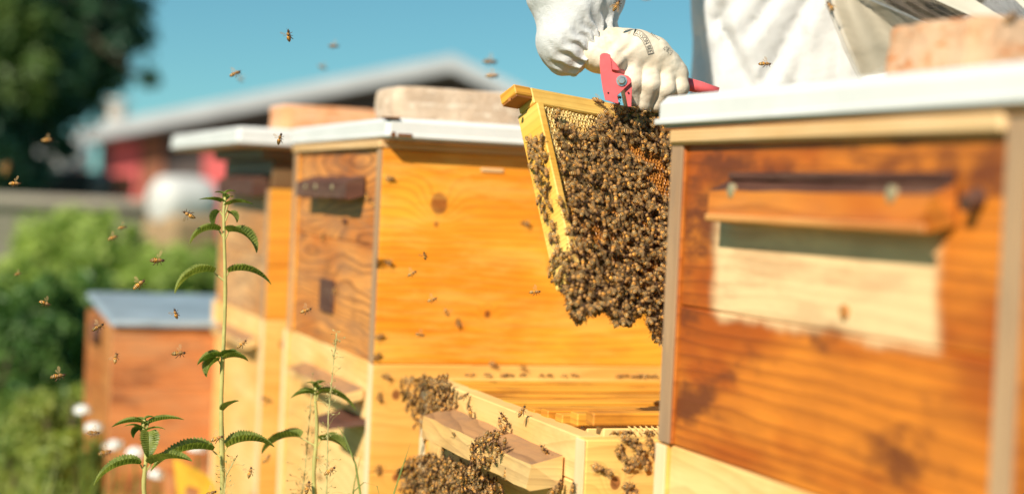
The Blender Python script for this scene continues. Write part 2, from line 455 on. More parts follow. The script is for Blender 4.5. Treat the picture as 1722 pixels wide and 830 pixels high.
# the farm shed behind, gable towards us
def shed():
    D = 27.0
    fw = np.array([FW[0], FW[1], 0]); fw /= np.linalg.norm(fw); rt = np.array([fw[1], -fw[0], 0])
    def pt(px, d, z): q = at(px, 300, d); return np.array([q[0], q[1], z])
    def z_at(px, py, d): return at(px, py, d)[2]
    root = empty('shed', tuple(pt(430, D, 0)), 0, 'long low farm shed with pale grey gable roof and red door panels', 'shed')
    zl, zr, zk = z_at(128, 240, D), z_at(880, 178, D), z_at(752, 118, D)
    L, K, Rr = pt(128, D, zl), pt(752, D, zk), pt(880, D, zr)
    back = fw * 9.0
    th = .24
    m = MB()
    for a, b in ((L, K), (K, Rr)):
        vs = [a, b, b + [0, 0, th], a + [0, 0, th]]; vs = vs + [v + back for v in vs]
        m.add(vs, [(0, 1, 2, 3), (4, 7, 6, 5), (0, 4, 5, 1), (3, 2, 6, 7), (0, 3, 7, 4), (1, 5, 6, 2)])
    build('roof', m, plain('pale corrugated fibre cement', (.42, .44, .46), .7, .12, 2), root, world=True)
    m = MB(); f0 = fw * .6
    def col(px0, px1, y0off=0): return
    g0, g1 = pt(150, D, 0) + f0, pt(860, D, 0) + f0
    def rz(p):   # height of roof underside above point p
        s = np.dot(p - L, rt) / np.dot(K - L, rt)
        if s <= 1: return L[2] + (K[2] - L[2]) * s
        s2 = np.dot(p - K, rt) / np.dot(Rr - K, rt); return K[2] + (Rr[2] - K[2]) * s2
    kk = pt(752, D, 0) + f0
    poly = [g0, g1, g1 + [0, 0, rz(g1) - .01], kk + [0, 0, K[2] - .01], g0 + [0, 0, rz(g0) - .01]]
    vs = poly + [v + back * .85 for v in poly]; n = 5
    m.add(vs, [(0, 1, 2, 3, 4), (9, 8, 7, 6, 5)] + [(i, i + n, (i + 1) % n + n, (i + 1) % n) for i in range(n)])
    build('wall', m, plain('dark grey brown boards', (.085, .065, .06), .85, .3, 1.5), root, world=True)
    def panel(name, a, b, z0, z1, mat, off=.06):
        m = MB(); A = pt(a, D, 0) + f0 - fw * off; B = pt(b, D, 0) + f0 - fw * off
        vs = [A + [0, 0, z0], B + [0, 0, z0], B + [0, 0, z1], A + [0, 0, z1]]; vs += [v + fw * (off - .004) for v in vs]
        m.add(vs, [(0, 1, 2, 3), (4, 7, 6, 5), (0, 4, 5, 1), (3, 2, 6, 7), (0, 3, 7, 4), (1, 5, 6, 2)])
        return build(name, m, mat, root, world=True)
    red = plain('faded red paint', (.62, .10, .10), .7, .2, 2)
    panel('door', 172, 222, .1, z_at(200, 236, D), red)
    panel('door', 332, 392, .1, z_at(360, 232, D), red)
    panel('shutter', 226, 262, .1, z_at(240, 228, D), plain('rust brown board', (.28, .10, .05), .8, .2, 2))
shed()
t_ = MB(); c0 = at(192, 300, 33.0); c0[2] = 0
t_.tube([c0, c0 + [0, 0, at(192, 175, 33)[2]]], [.26, .2], 8)
t_.tube([c0 + [0, 0, at(192, 175, 33)[2]], c0 + [0, 0, at(192, 168, 33)[2]]], [.28, .28], 8)
tag(build('flue', t_, plain('pale concrete pipe', (.62, .56, .50), .8)), 'pale upright flue pipe standing behind the shed near the red door', 'flue')

# low concrete wall
def wall_far():
    m = MB()
    a, b = at(-160, 400, 11.0), at(262, 400, 11.9)
    a[2] = b[2] = 0
    d = (b - a); d[2] = 0; L = np.linalg.norm(d); d /= L; n = np.array([-d[1], d[0], 0])
    root = empty('low_wall', tuple(a), math.atan2(d[1], d[0]), 'low grey concrete wall beyond the green bushes, dusty coping on top', 'wall')
    m.box((0, 0, 0), (L, .22, .80), .02)
    build('wall_body', m, plain('grey concrete', (.33, .30, .22), .9, .3, 2), root)
    m = MB(); m.box((-.02, -.04, .803), (L + .02, .26, .88), .02)
    build('coping', m, plain('dusty concrete', (.50, .43, .34), .9, .2, 2), root)
wall_far()

# round white wrapped bale, white tank, orange crate, dark trailer
def bale():
    c = at(308, 340, 11.5); r = .235
    root = empty('wrapped_bale', (c[0], c[1], 0.0), .35, 'big round white bale before the shed, its lower half tan and muddy', 'bale')
    m = MB(); rows = []
    zc = c[2] + .0; R = .175
    prof = [(-.21, 0.02), (-.21, R * .7), (-.17, R * .95), (-.08, R), (.08, R * 1.01), (.17, R * .95), (.21, R * .7), (.21, .02)]
    for x, rr in prof:
        rows.append([(x, rr * math.cos(a) * (1 + .02 * math.sin(5 * a)), zc + rr * math.sin(a)) for a in np.linspace(0, 2 * math.pi, 25)[:-1]])
    m.grid(rows, close=True)
    build('wrap', m, plain('white stretch film', (.62, .62, .60), .7, .1, 4), root, smooth=True)
    m = MB(); m.box((-.20, -.20, 0), (.20, .20, zc - R * .45), .05)
    build('base_block', m, plain('muddy tan straw', (.42, .28, .15), .95, .3, 6), root)
bale()
def tank():
    c = at(118, 262, 17.0)
    root = empty('water_tank', (c[0], c[1], 0), 0, 'white rounded water tank on a frame, left of the red shed door', 'tank')
    m = MB()
    for dx in (0, -.32):
        rows = []
        for k in range(9):
            a = -math.pi / 2 + math.pi * k / 8
            rows.append([((.22 if dx == 0 else .16) * math.cos(a) * math.cos(b) + dx, (.22 if dx == 0 else .16) * math.cos(a) * math.sin(b), c[2] + (0 if dx == 0 else -.04) + .2 * math.sin(a)) for b in np.linspace(0, 2 * math.pi, 17)[:-1]])
        m.grid(rows, close=True)
    build('tank_shell', m, plain('white plastic', (.78, .79, .78), .4), root, smooth=True)
    m = MB()
    m.box((-.5, -.2, c[2] - .36), (.62, .2, c[2] - .17), .02)
    build('crate', m, plain('orange plastic', (.62, .20, .08), .6), root)
    m = MB()
    m.box((-.45, -.2, c[2] - .46), (.6, .2, c[2] - .365), .02)
    for lx in (-.43, .54):
        for ly in (-.18, .14): m.box((lx, ly, 0), (lx + .04, ly + .04, c[2] - .461))
    build('stand', m, plain('blue grey steel', (.035, .06, .08), .7), root)
tank()
def trailer():
    a = at(-70, 305, 16.0)
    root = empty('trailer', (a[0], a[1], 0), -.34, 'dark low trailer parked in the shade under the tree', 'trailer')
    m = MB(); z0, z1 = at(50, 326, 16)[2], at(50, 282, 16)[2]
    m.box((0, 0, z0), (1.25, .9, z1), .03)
    build('body', m, plain('black blue tree shade', (.012, .016, .022), .5), root)  # near-black body colour stands for the shade under the tree
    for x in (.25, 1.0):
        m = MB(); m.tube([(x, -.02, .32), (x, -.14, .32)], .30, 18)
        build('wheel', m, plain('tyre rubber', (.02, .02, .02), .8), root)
trailer()

# ---------------------------------------------------------------- foliage
def leafcloud(name, mat, blobs, n, size, parent=None, seed=1, clump=.35, ncl=60):
    """many leaf faces gathered in clumps inside a union of ellipsoids (cx,cy,cz,rx,ry,rz)"""
    r = np.random.RandomState(seed)
    vol = np.array([b[3] * b[4] * b[5] for b in blobs]); vol = vol ** .8; vol /= vol.sum()
    cl = []
    for k in range(ncl):
        b = blobs[r.choice(len(blobs), p=vol)]
        d = r.normal(size=3); d /= np.linalg.norm(d)
        q = (r.rand() ** .45)
        cl.append((np.array(b[:3]) + d * q * np.array(b[3:6]), min(b[3:6]) * clump * (.5 + r.rand())))
    idx = r.randint(0, ncl, n)
    c = np.array([cl[i][0] for i in idx]); s = np.array([cl[i][1] for i in idx])
    d = r.normal(size=(n, 3)); d /= np.linalg.norm(d, axis=1)[:, None]
    P = c + d * (s * r.rand(n) ** .5)[:, None]
    nrm = d * .6 + r.normal(size=(n, 3)) * .7 + np.array([0, 0, .5]); nrm /= np.linalg.norm(nrm, axis=1)[:, None]
    t = np.cross(nrm, r.normal(size=(n, 3))); t /= np.linalg.norm(t, axis=1)[:, None]
    b = np.cross(nrm, t)
    sz = size * (.6 + .8 * r.rand(n))[:, None]
    vs = np.empty((n, 4, 3))
    vs[:, 0] = P - t * sz; vs[:, 1] = P + b * sz * .45 + nrm * sz * .12; vs[:, 2] = P + t * sz; vs[:, 3] = P - b * sz * .45 + nrm * sz * .12
    m = MB(); m.v = [tuple(x) for x in vs.reshape(-1, 3)]; m.a = [0.0] * (4 * n)
    m.f = [(4 * i, 4 * i + 1, 4 * i + 2, 4 * i + 3) for i in range(n)]; m.m = [0] * n
    return build(name, m, mat, parent, world=parent is not None, fix=False), cl

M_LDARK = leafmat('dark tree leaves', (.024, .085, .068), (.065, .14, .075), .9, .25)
M_LMID = leafmat('mid green leaves', (.06, .13, .022), (.16, .24, .045), 3)
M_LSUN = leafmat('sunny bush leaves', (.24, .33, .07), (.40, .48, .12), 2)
M_LHEDGE = leafmat('hedge leaves', (.045, .12, .026), (.13, .22, .045), 4, .3)  # lighter second tone paints in sunny highlights
M_BARK = plain('brown bark', (.12, .08, .05), .95, .4, 8)

def tree():
    D = 13.5
    base = at(-95, 300, D); base[2] = 0
    root = empty('tree', tuple(base), 0, 'tall dark leafy tree filling the upper left corner, boughs reaching right', 'tree')
    def B(px, py, r, dd=0, rz=None):
        c = at(px, py, D + dd); return (c[0], c[1], c[2], r, r, rz or r)
    blobs = [B(-60, -60, 1.25, 0), B(60, 40, .72, -.4), B(30, 180, .62, .3), B(-60, 190, .8, 0), B(130, 70, .5, .2), B(190, 95, .40, 0, .30), B(225, 30, .28, 0, .2),
             B(235, 130, .20, -.1, .13), B(90, 235, .28, 0, .25), B(20, 262, .34, .2, .22), B(110, -60, .8, .5), B(180, -90, .6, .3), B(-150, 60, 1.1, .4), B(140, 165, .18, .2)]
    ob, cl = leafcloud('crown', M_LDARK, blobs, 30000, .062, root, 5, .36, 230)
    ob2, _ = leafcloud('crown', leafmat('lit tree leaves', (.07, .13, .03), (.14, .20, .05), 2), [B(35, 20, .35, -1.0), B(30, 90, .34, -1.0), B(60, 140, .2, -.9), B(-30, 60, .4, -1.0)], 5000, .055, root, 9, .5, 26)  # sunlit side of the crown painted as a second, lighter leaf colour
    m = MB()
    top = np.array([base[0] + .1, base[1] + .1, 3.8])
    m.tube([base, base + (top - base) * .5 + [.05, 0, 0], top], [.30, .22, .09], 10)
    for k, b in enumerate(blobs):
        st = base + (top - base) * (.35 + .05 * k)
        if st[2] > 3.6: st = top * 1.0
        en = np.array(b[:3]); md = (st + en) / 2 + [0, 0, .12]
        m.tube([st, md, en], [.10, .055, .015], 6)
    build('trunk', m, M_BARK, root, world=True, smooth=True)
tree()

def bush(px, py, d, r, h, mat, n, size, label, seed, rz=1.0, grp=None, ncl=60):
    c = at(px, py, d)
    root = empty('bush', (c[0], c[1], 0), 0, label, 'bush', grp)
    rr = np.random.RandomState(seed)
    zc = c[2]
    bl = [(c[0], c[1], zc, r, r, h)]
    for k in range(6):
        a = rr.rand() * 6.28
        bl.append((c[0] + r * .7 * math.cos(a), c[1] + r * .7 * math.sin(a), zc + (rr.rand() - .6) * h * .9, r * .55, r * .55, h * .55))
    if zc - h > .15:
        bl.append((c[0], c[1], zc * .45, r * .8, r * .8, zc * .5))
    leafcloud('crown', mat, bl, n, size, root, seed, .4, ncl)
    m = MB()
    for k in range(7):
        a = k * .9; e = np.array([c[0] + r * .6 * math.cos(a), c[1] + r * .6 * math.sin(a), zc + h * .4])
        s = np.array([c[0] + .05 * math.cos(a), c[1] + .05 * math.sin(a), 0])
        m.tube([s, (s + e) / 2 + [0, 0, .05], e], [.018, .012, .004], 5)
    build('stem', m, M_BARK, root, world=True)

G1 = 'bushes between the hives and the far wall'
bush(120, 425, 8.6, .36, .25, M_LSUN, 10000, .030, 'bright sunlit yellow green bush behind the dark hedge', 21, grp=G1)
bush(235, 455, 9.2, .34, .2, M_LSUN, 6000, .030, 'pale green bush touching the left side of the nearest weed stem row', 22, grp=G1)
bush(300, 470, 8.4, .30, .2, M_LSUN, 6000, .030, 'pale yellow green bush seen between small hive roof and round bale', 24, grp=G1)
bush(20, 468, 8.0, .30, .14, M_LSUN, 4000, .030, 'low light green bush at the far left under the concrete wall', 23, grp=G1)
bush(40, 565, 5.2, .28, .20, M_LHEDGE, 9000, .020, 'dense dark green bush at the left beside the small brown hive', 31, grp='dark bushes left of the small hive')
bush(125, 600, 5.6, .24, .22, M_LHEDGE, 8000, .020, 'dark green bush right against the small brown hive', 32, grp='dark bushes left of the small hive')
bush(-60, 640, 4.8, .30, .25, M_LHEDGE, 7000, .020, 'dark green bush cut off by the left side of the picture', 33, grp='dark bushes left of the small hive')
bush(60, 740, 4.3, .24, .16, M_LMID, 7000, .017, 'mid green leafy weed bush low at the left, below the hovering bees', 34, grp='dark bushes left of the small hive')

M_LWEED = leafmat('weed leaves', (.14, .20, .03), (.34, .38, .08), 9, .35)
bush(35, 815, 3.9, .17, .11, M_LWEED, 6000, .013, 'lit yellow green weed clump at the bottom left corner', 41, grp='weed clumps at the lower left')
bush(135, 800, 3.7, .15, .11, M_LWEED, 6000, .012, 'lit yellow green weed clump under the white flowers', 42, grp='weed clumps at the lower left')
bush(85, 690, 4.2, .13, .08, M_LWEED, 4000, .013, 'small lit weed clump left of the highest white flower', 43, grp='weed clumps at the lower left')

# short grass around the hives
def grass():
    r = np.random.RandomState(3); m = MB()
    n = 22000
    P = []
    while len(P) < n:
        x = -1.6 + 2.2 * r.rand(); y = -1.2 + 8.0 * r.rand() ** .8
        if x > -.12 and y < 1.9: continue
        P.append((x, y))
    for x, y in P:
        h = ((.22 + .28 * r.rand()) if y > .3 and x < -.02 else (.10 + .25 * r.rand() ** 2)); a = r.rand() * 6.28; ln = .25 * h * (1 + r.rand()); w = .0028
        dx, dy = math.cos(a), math.sin(a); px, py = -dy * w, dx * w
        m.add([(x - px, y - py, 0), (x + px, y + py, 0), (x + px * .8 + dx * ln * .3, y + py * .8 + dy * ln * .3, h * .6), (x - px * .8 + dx * ln * .3, y - py * .8 + dy * ln * .3, h * .6), (x + dx * ln, y + dy * ln, h)],
              [(0, 1, 2, 3), (3, 2, 4)])
    tag(build('grass', m, leafmat('grass blades', (.12, .19, .025), (.30, .34, .07), 5), fix=False), kind='stuff')
grass()
# ---------------------------------------------------------------- hives
def flap_mesh(y0, y1, z0, z1, p, x0=0.0, chamf=.0):
    """hood board over an entrance: sloping top, chamfered near end"""
    m = MB(); m.cur = .37 + y0
    prof = [(x0, z1), (x0 - p, z1 - .010), (x0 - p, z0), (x0 - p + .004, z0 - .002), (x0, z0 + .006)]
    n = len(prof); ch = chamf
    ys = np.linspace(y0, y1, 9)
    rows = []
    for i, y in enumerate(ys):
        w = 1 if i else 0
        rows.append([(px_ + .0006 * math.sin(17 * i + 3 * k), y + (ch if (i == 0 and k in (2, 3)) else 0), z + .0008 * math.sin(9.1 * i + k)) for k, (px_, z) in enumerate(prof)])
    m.grid(rows, close=True)
    m.m = [1 if i % n == 0 else 0 for i in range(len(m.m))]
    m.add(rows[0], [tuple(range(n))]); m.add(rows[-1], [tuple(range(n))[::-1]])
    return m

def screw(y, z, x, r, parent):
    m = MB(); m.tube([(x + .002, y, z), (x - .0012, y, z), (x - .0022, y, z)], [r, r, r * .6], 12)
    m.box((x - .0026, y - r * .7, z - r * .1), (x - .0020, y + r * .7, z + r * .1))
    return build('screw', m, M_SCREW, parent)

def boards(m, ax, lo, hi, splits, ch=.0015, gap=.0008, seed=0.0):
    zs = [lo[2]] + list(splits) + [hi[2]]
    for i in range(len(zs) - 1):
        m.cur = seed + i * 1.37
        m.box((lo[0], lo[1], zs[i] + (gap if i else 0)), (hi[0], hi[1], zs[i + 1]), ch)

def hive_box(name, root, W, D, z0, z1, mf, ms, mstrip, t=.024, splitf=(), splits=(), seed=0.0, rim=None, handle=False):
    """four walls, open inside; front is at x = 0, near side at y = 0"""
    m = MB(); boards(m, 'X', (0.0, 0, z0), (D, t, z1), splits, seed=seed)
    sd = build(name, m, ms, root)
    m = MB(); boards(m, 'X', (0.0, W - t, z0), (D, W, z1), splits, seed=seed + 5); build('side_board', m, ms, sd)
    m = MB(); boards(m, 'Y', (.003, t + .0004, z0), (.003 + t, W - t - .0004, z1), splitf, seed=seed + 2); build('front_board', m, mf, sd)
    m = MB(); boards(m, 'Y', (D - t, t + .0004, z0), (D - .001, W - t - .0004, z1), splitf, seed=seed + 3); build('back_board', m, mf, sd)
    for (a, b) in ((.0002, t - .0002), (W - t + .0002, W - .0002)):
        m = MB(); m.cur = seed + a * 10; m.box((-.0025, a, z0 + .0005), (-.0002, b, z1 - .0005), .0008)
        build('corner_strip', m, mstrip, sd)
    if rim:
        m = MB(); m.cur = seed; m.box((-.006, -.001, z1 + .0008), (D + .002, W + .001, z1 + rim), .002)
        build('inner_cover', m, W_RIM, root)
    return sd

def roof(root, x0, x1, y0, y1, z, th, mat=None, tilt=0.0, c=.006):
    m = MB()
    m.box((x0, y0, z), (x1, y1, z + th), c)
    m.box((x0 - .0015, y0 - .0015, z + th * .1), (x1 + .0015, y1 + .0015, z + th * .28), .0008)
    if tilt: m.v = [(a, b, zz + tilt * (b - y0)) for a, b, zz in m.v]
    r_ = build('roof', m, mat or M_ROOF, root)
    if mat is None:
        q = MB(); q.box((x0 + .0035, y0 + .0035, z - .0026), (x1 - .0035, y1 - .0035, z - .0003), .0003); build('lid_board', q, W_LID, r_)
    bv = r_.modifiers.new('soft', 'BEVEL'); bv.width = .0025; bv.segments = 2; bv.limit_method = 'ANGLE'
    return r_

def stand(root, W, D, z):
    m = MB()
    for x in (.03, D - .09):
        m.box((x, -.02, 0), (x + .06, W + .02, z), .004)
    build('stand', m, W_OLD, root)

GH = 'wooden beehives in a row'
# central hive
h = empty('beehive', (0, 0, 0), 0, 'honey yellow two box beehive with pale stone on its white roof, bees on its side', 'beehive', GH)
W, D = .571, .50
stand(h, W, D, .13)
hive_box('bottom_box', h, W, D, .13, .44, W_PALE, W_PALES, W_STRIPP, seed=3)
hive_box('lower_box', h, W + .03, D, .4408, ZB - .0008, W_PALE, W_PALES, W_STRIPP, splitf=(.60,), splits=(.592,), seed=4)
ub = hive_box('upper_box', h, W, D, ZB, ZB + .31, W_FRONT, W_SIDE, W_STRIP, splitf=(ZB + .17,), seed=1, rim=.0125)
rf = roof(h, -.004, D + .03, -.030, W + .03, ZB + .3235, .031)
for (x0, x1, y0, y1, z0, z1) in ((-.0075, .014, -.0335, -.010, .3525, .3552), (.012, .034, -.0325, -.031, .3275, .3325), (.002, .009, -.0325, -.031, .3265, .334)):
    m = MB(); m.box((x0, y0, ZB + z0), (x1, y1, ZB + z1), .0006); build('rust_chip', m, plain('rust', (.22, .08, .025), .9, .5, 300), rf)
fl = build('entrance_hood', flap_mesh(.095, .43, ZB + .236, ZB + .270, .028), [W_FLAP, W_FLAP], h)
for y in (.18, .29, .36): screw(y, ZB + .252, -.028, .0045, fl)
m = MB(); m.box((-.002, .26, ZB + .052), (.0028, .345, ZB + .105), .001); build('entrance_plate', m, W_FLAP, h)
m = MB(); m.tube([(.002, .20, ZB + .20), (-.004, .20, ZB + .20)], .004, 8); build('peg', m, W_FLAP, h)
build('entrance_hood', flap_mesh(.05, .43, .687, .708, .032), [W_FLAPO, W_TOP], h)
m = MB(); m.add([(0, .03, .665), (0, .16, .665), (-.05, .05, .655), (-.05, .14, .655), (0, .03, .657), (0, .16, .657), (-.05, .05, .648), (-.05, .14, .648)],
                [(0, 1, 3, 2), (4, 6, 7, 5), (2, 3, 7, 6), (0, 2, 6, 4), (1, 5, 7, 3)])
build('landing_board', m, W_FLAP, h)
m = MB(); m.box((.15, -.0022, ZB + .284), (.185, .001, ZB + .290), .0008); build('wood_chip', m, W_RIM, h)

# second hive behind it
h = empty('beehive', (0, .775, 0), 0, 'second beehive, further back, wide white roof jutting left and dark hood, behind tall nettle', 'beehive', GH)
W = .50
stand(h, W, D, .13)
hive_box('bottom_box', h, W, D, .13, .44, W_PALE, W_PALES, W_STRIPP, seed=13)
hive_box('lower_box', h, W + .05, D, .4408, ZB - .0008, W_PALE, W_PALES, W_STRIPP, splitf=(.58,), seed=14)
hive_box('upper_box', h, W, D, ZB, ZB + .245, W_FRONT2, W_SIDE2, W_STRIP, splitf=(ZB + .12,), splits=(ZB + .1,), seed=11)
m = MB(); m.box((.004, .004, ZB + .2455), (D - .01, W - .004, ZB + .30), .002); build('top_box', m, wood('grey brown shaded super', (.22, .12, .05), (.16, .08, .03), (.06, .03, .01), 'Y'), h)  # shade under the roof is put into this dark wood colour
m = MB(); m.box((-.02, -.01, ZB + .3008), (D, W, ZB + .322), .002); build('inner_cover', m, wood('brown cover', (.25, .15, .07), (.2, .1, .04), (.08, .04, .02), 'Y'), h)
roof(h, -.072, D + .02, -.035, W + .27, ZB + .3235, .034)
build('entrance_hood', flap_mesh(.02, .38, ZB + .232, ZB + .272, .03), [W_FLAP, W_FLAP], h)
build('entrance_hood', flap_mesh(.06, .40, .69, .712, .028), [W_FLAPO, W_TOP], h)

# near right hive
h = empty('beehive', (.0715, -1.395, 0), 0, 'amber stained beehive nearest the viewer, out of focus, cream patch under its hood', 'beehive', GH)
W = .571
stand(h, W, D, .13)
hive_box('bottom_box', h, W, D, .13, .44, W_PALE, W_PALES, W_STRIPP, seed=23)
hive_box('lower_box', h, W + .005, D, .4408, ZB + .009, W_PALE, W_PALES, W_STRIPP, seed=24)
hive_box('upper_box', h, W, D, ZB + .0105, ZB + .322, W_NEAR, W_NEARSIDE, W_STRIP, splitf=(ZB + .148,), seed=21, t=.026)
m = MB(); m.box((-.007, .026, ZB + .3065), (.0025, W - .002, ZB + .3225), .003); build('rim_strip', m, W_RIM, h)
roof(h, -.010, D + .03, -.035, W + .023, ZB + .3235, .032, c=.008)
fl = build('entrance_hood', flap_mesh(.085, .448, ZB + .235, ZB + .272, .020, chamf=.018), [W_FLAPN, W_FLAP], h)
m = MB(); m.box((-.005, .090, ZB + .2725), (.0028, .440, ZB + .2795), .001); build('shadow_gap_strip', m, W_FLAP, fl)  # dark strip added to stand for the shadow line above the hood
m = MB(); m.box((-.0245, .089, ZB + .2335), (-.0202, .446, ZB + .2405), .0015); build('lip', m, wood('orange brown lip', (.72, .34, .10), (.60, .22, .05), (.3, .09, .02), 'Y'), fl)  # lighter wood colour carries the light caught by the lower edge
for y in (.141, .404): screw(y, ZB + .262, -.019, .0070, fl)
m = MB(); m.tube([(.003, .235, ZB + .166), (.0, .235, ZB + .166)], .006, 10); build('peg', m, W_LID, h)
m = MB(); m.tube([(.003, .060, ZB + .262), (-.012, .058, ZB + .256)], [.008, .006], 10); build('peg', m, W_FLAP, h)
m = MB(); m.tube([(.0, .22, ZB - .002), (-.008, .22, ZB - .002)], .007, 10); build('bolt', m, M_SCREW, h)

# open hive in the middle, roof and upper box taken off
h = empty('beehive', (.025, -.745, 0), 0, 'open pale beehive without roof, frames showing, bees crowding its front', 'beehive', GH)
W = .58
stand(h, W, D, .13)
hive_box('bottom_box', h, W, D, .13, .44, W_PALE, W_PALES, W_STRIPP, seed=33)
sd = hive_box('lower_box', h, W, D, .4408, ZB, W_PALE, W_PALES, W_STRIPP, splitf=(ZB - .12, ZB - .05), splits=(ZB - .075,), seed=34)
build('entrance_hood', flap_mesh(.062, .46, ZB - .064, ZB - .026, .036, chamf=.012), [W_FLAPO, W_TOP], h)
# ledge and hanging frames
yk = .034
for k in range(12):
    fy = yk + k * .0445
    fr = MB(); fr.cur = k * 1.9
    zt = ZB + (.023, .015, .011, .007, .003, .001, -.001)[min(k, 6)] + .002 * math.sin(k * 2.3)
    fr.box((.022, fy + .002, zt - .014), (D - .022, fy + .024, zt), .0015)
    tb = build('top_bar', fr, W_BAR, h)
    cm = MB(); cm.box((.035, fy + .003, zt - .25), (D - .035, fy + .024, zt - .0165), .001)
    # little wax cells drawn along the upper edge
    for q in range(60):
        xx = .05 + q * .0068
        if k < 5 and (q * 7 + k * 3) % 11 > 1 and (k != 0 or xx > .06):
            cm.tube([(xx, fy + .0035, zt - .0145), (xx + .0015, fy - .006, zt - .0175), (xx - .001, fy - .0066, zt - .022), (xx, fy + .003, zt - .026)], .0007, 4)
    build('comb', cm, M_WAX, tb)
for (x, k, s) in ((.12, 0, 1), (.36, 0, 1.3), (.20, 1, .9), (.30, 2, 1.2), (.40, 2, 1.1), (.24, 3, 1.0)):
    m = MB(); fy = yk + k * .0445
    for q in range(9):
        a = rnd.random() * 6.28
        m.tube([(x + .012 * s * math.cos(a) * rnd.random(), fy + .012 + .008 * math.sin(a), ZB + .006), (x + .012 * s * math.cos(a), fy + .012 + .007 * math.sin(a + 1), ZB + .017 + .003 * rnd.random())], .0028 * s, 5)
    build('burr_comb', m, plain('burr wax', (.86, .66, .28), .5), h)

# small old hive at left
h = empty('beehive', (-.216, 1.295, 0), 0, 'small old red brown beehive at the far left with a sloping blue grey metal roof', 'beehive', GH)
stand(h, .49, .42, .32)
hive_box('box', h, .49, .42, .32, .69, W_OLDF, W_OLD, wood('orange corner', (.62, .28, .1), (.5, .18, .05), (.2, .06, .02), 'Z'), splits=(.56,), seed=43)
roof(h, -.004, .44, -.012, .50, .691, .012, M_ROOFG, tilt=.055)
m = MB(); m.tube([(-.0026, .25, .655), (-.014, .25, .655), (-.018, .25, .655)], [.03, .028, .018], 16); build('entrance_disc', m, W_FLAP, h)

# stones and bricks on the roofs
def brick(name, c, size, rz, mat, label, cat, seed, rough=.004):
    o = empty(name, c, rz, label, cat, 'bricks weighting the roofs')
    m = MB(); a, b, cc = size; n = 10
    rr = np.random.RandomState(seed); ph = rr.rand(9) * 6
    def f(u, v, w):
        # superellipsoid-like rounded block
        p = np.array([u, v, w]); q = np.sign(p) * np.abs(p) ** .97
        l = (np.abs(q) ** 11).sum() ** (1 / 11.)
        q = q / max(l, 1e-6)
        d = 1 + .018 * math.sin(5 * u + ph[0]) * math.sin(6 * v + ph[1]) + .012 * math.sin(5 * u + 3 * w + ph[2]) + .010 * math.sin(17 * u + 11 * v + ph[3])
        return (q[0] * a * d * .5, q[1] * b * d * .5, max(0, (q[2] * d * .5 + .5) * cc))
    for ax in range(3):
        for sgn in (-1, 1):
            rows = []
            for i in range(n + 1):
                row = []
                for j in range(n + 1):
                    p = [0, 0, 0]; p[ax] = sgn; p[(ax + 1) % 3] = -1 + 2 * i / n; p[(ax + 2) % 3] = -1 + 2 * j / n
                    row.append(f(*p))
                rows.append(row)
            m.grid(rows)
    import bmesh
    me = bpy.data.meshes.new(name); me.from_pydata(m.v, [], m.f)
    bm = bmesh.new(); bm.from_mesh(me); bmesh.ops.remove_doubles(bm, verts=bm.verts, dist=.0004); bmesh.ops.recalc_face_normals(bm, faces=bm.faces)
    bm.to_mesh(me); bm.free()
    me.materials.append(mat); me.polygons.foreach_set('use_smooth', [True] * len(me.polygons))
    ob = bpy.data.objects.new(name, me); COL.objects.link(ob)
    ob.location = c; ob.rotation_euler = (0, 0, rz)
    bpy.data.objects.remove(o)
    tag(ob, label, cat, 'bricks weighting the roofs')
    return ob
brick('stone', (.165, .20, ZB + .3547), (.225, .12, .058), .02, M_STONE, 'pale rough stone on the roof of the honey yellow hive', 'stone', 1)
brick('brick', (.165, .98, ZB + .3577), (.235, .12, .055), .03, M_BRICK2, 'red orange brick on the wide roof of the second hive', 'brick', 2)
brick('brick', (.0715 + .19, -1.155, ZB + .3557), (.25, .13, .054), .05, M_BRICK1, 'blurred sandy orange brick on the nearest roof beside the net veil', 'brick', 3)

# yellow plank and white flowers at the foot of the hives
m = MB()
a, b, c_, d_ = at(292, 768, 3.1), at(352, 800, 2.95), at(372, 850, 2.9), at(300, 830, 3.05)
m.add([a, b, c_, d_, a - [0, 0, .02], b - [0, 0, .02], c_ - [0, 0, .02], d_ - [0, 0, .02]], [(0, 1, 2, 3), (7, 6, 5, 4), (0, 4, 5, 1), (1, 5, 6, 2), (2, 6, 7, 3), (3, 7, 4, 0)])
pr = empty('yellow_plank', (a[0], a[1], 0), 0, 'yellow painted plank sloping down at the foot of the second hive', 'plank')
build('board', m, plain('yellow paint', (.80, .42, .03), .5, .25, 20), pr, world=True)
m = MB(); q = (a + c_) / 2; m.tube([(q[0], q[1], 0), (q[0], q[1], q[2] - .012)], .02, 8); m.tube([(a[0], a[1], 0), (a[0], a[1], a[2] - .02)], .015, 8)
build('prop', m, W_OLD, pr, world=True)

def umbel(px, py, d, r, label):
    c = at(px, py, d)
    root = empty('white_flower', (c[0], c[1] + .02, 0), 0, label, 'flower', 'white flowers in the weeds')
    m = MB(); m.tube([(c[0], c[1] + .02, 0), (c[0] + .01, c[1] + .01, c[2] * .5), (c[0], c[1], c[2] - .01)], .002, 5)
    build('stem', m, M_LMID, root, world=True)
    rr = np.random.RandomState(int(px)); m = MB()
    for k in range(90):
        e = rr.normal(size=3); e /= np.linalg.norm(e); e[2] = abs(e[2]) * .8
        p = c + e * r * (.6 + .4 * rr.rand()); s = r * .22
        u = np.cross(e, [0, 0, 1.]); u /= np.linalg.norm(u) + 1e-6; w = np.cross(e, u)
        m.add([p + (u * math.cos(t) + w * math.sin(t)) * s for t in (0, 1.26, 2.51, 3.77, 5.03)], [(0, 1, 2, 3, 4)])
    build('flower_head', m, plain('white petals', (.82, .83, .80), .7), root, world=True, fix=False)
umbel(138, 692, 3.3, .020, 'round white flower head, highest of those left of the small brown hive')
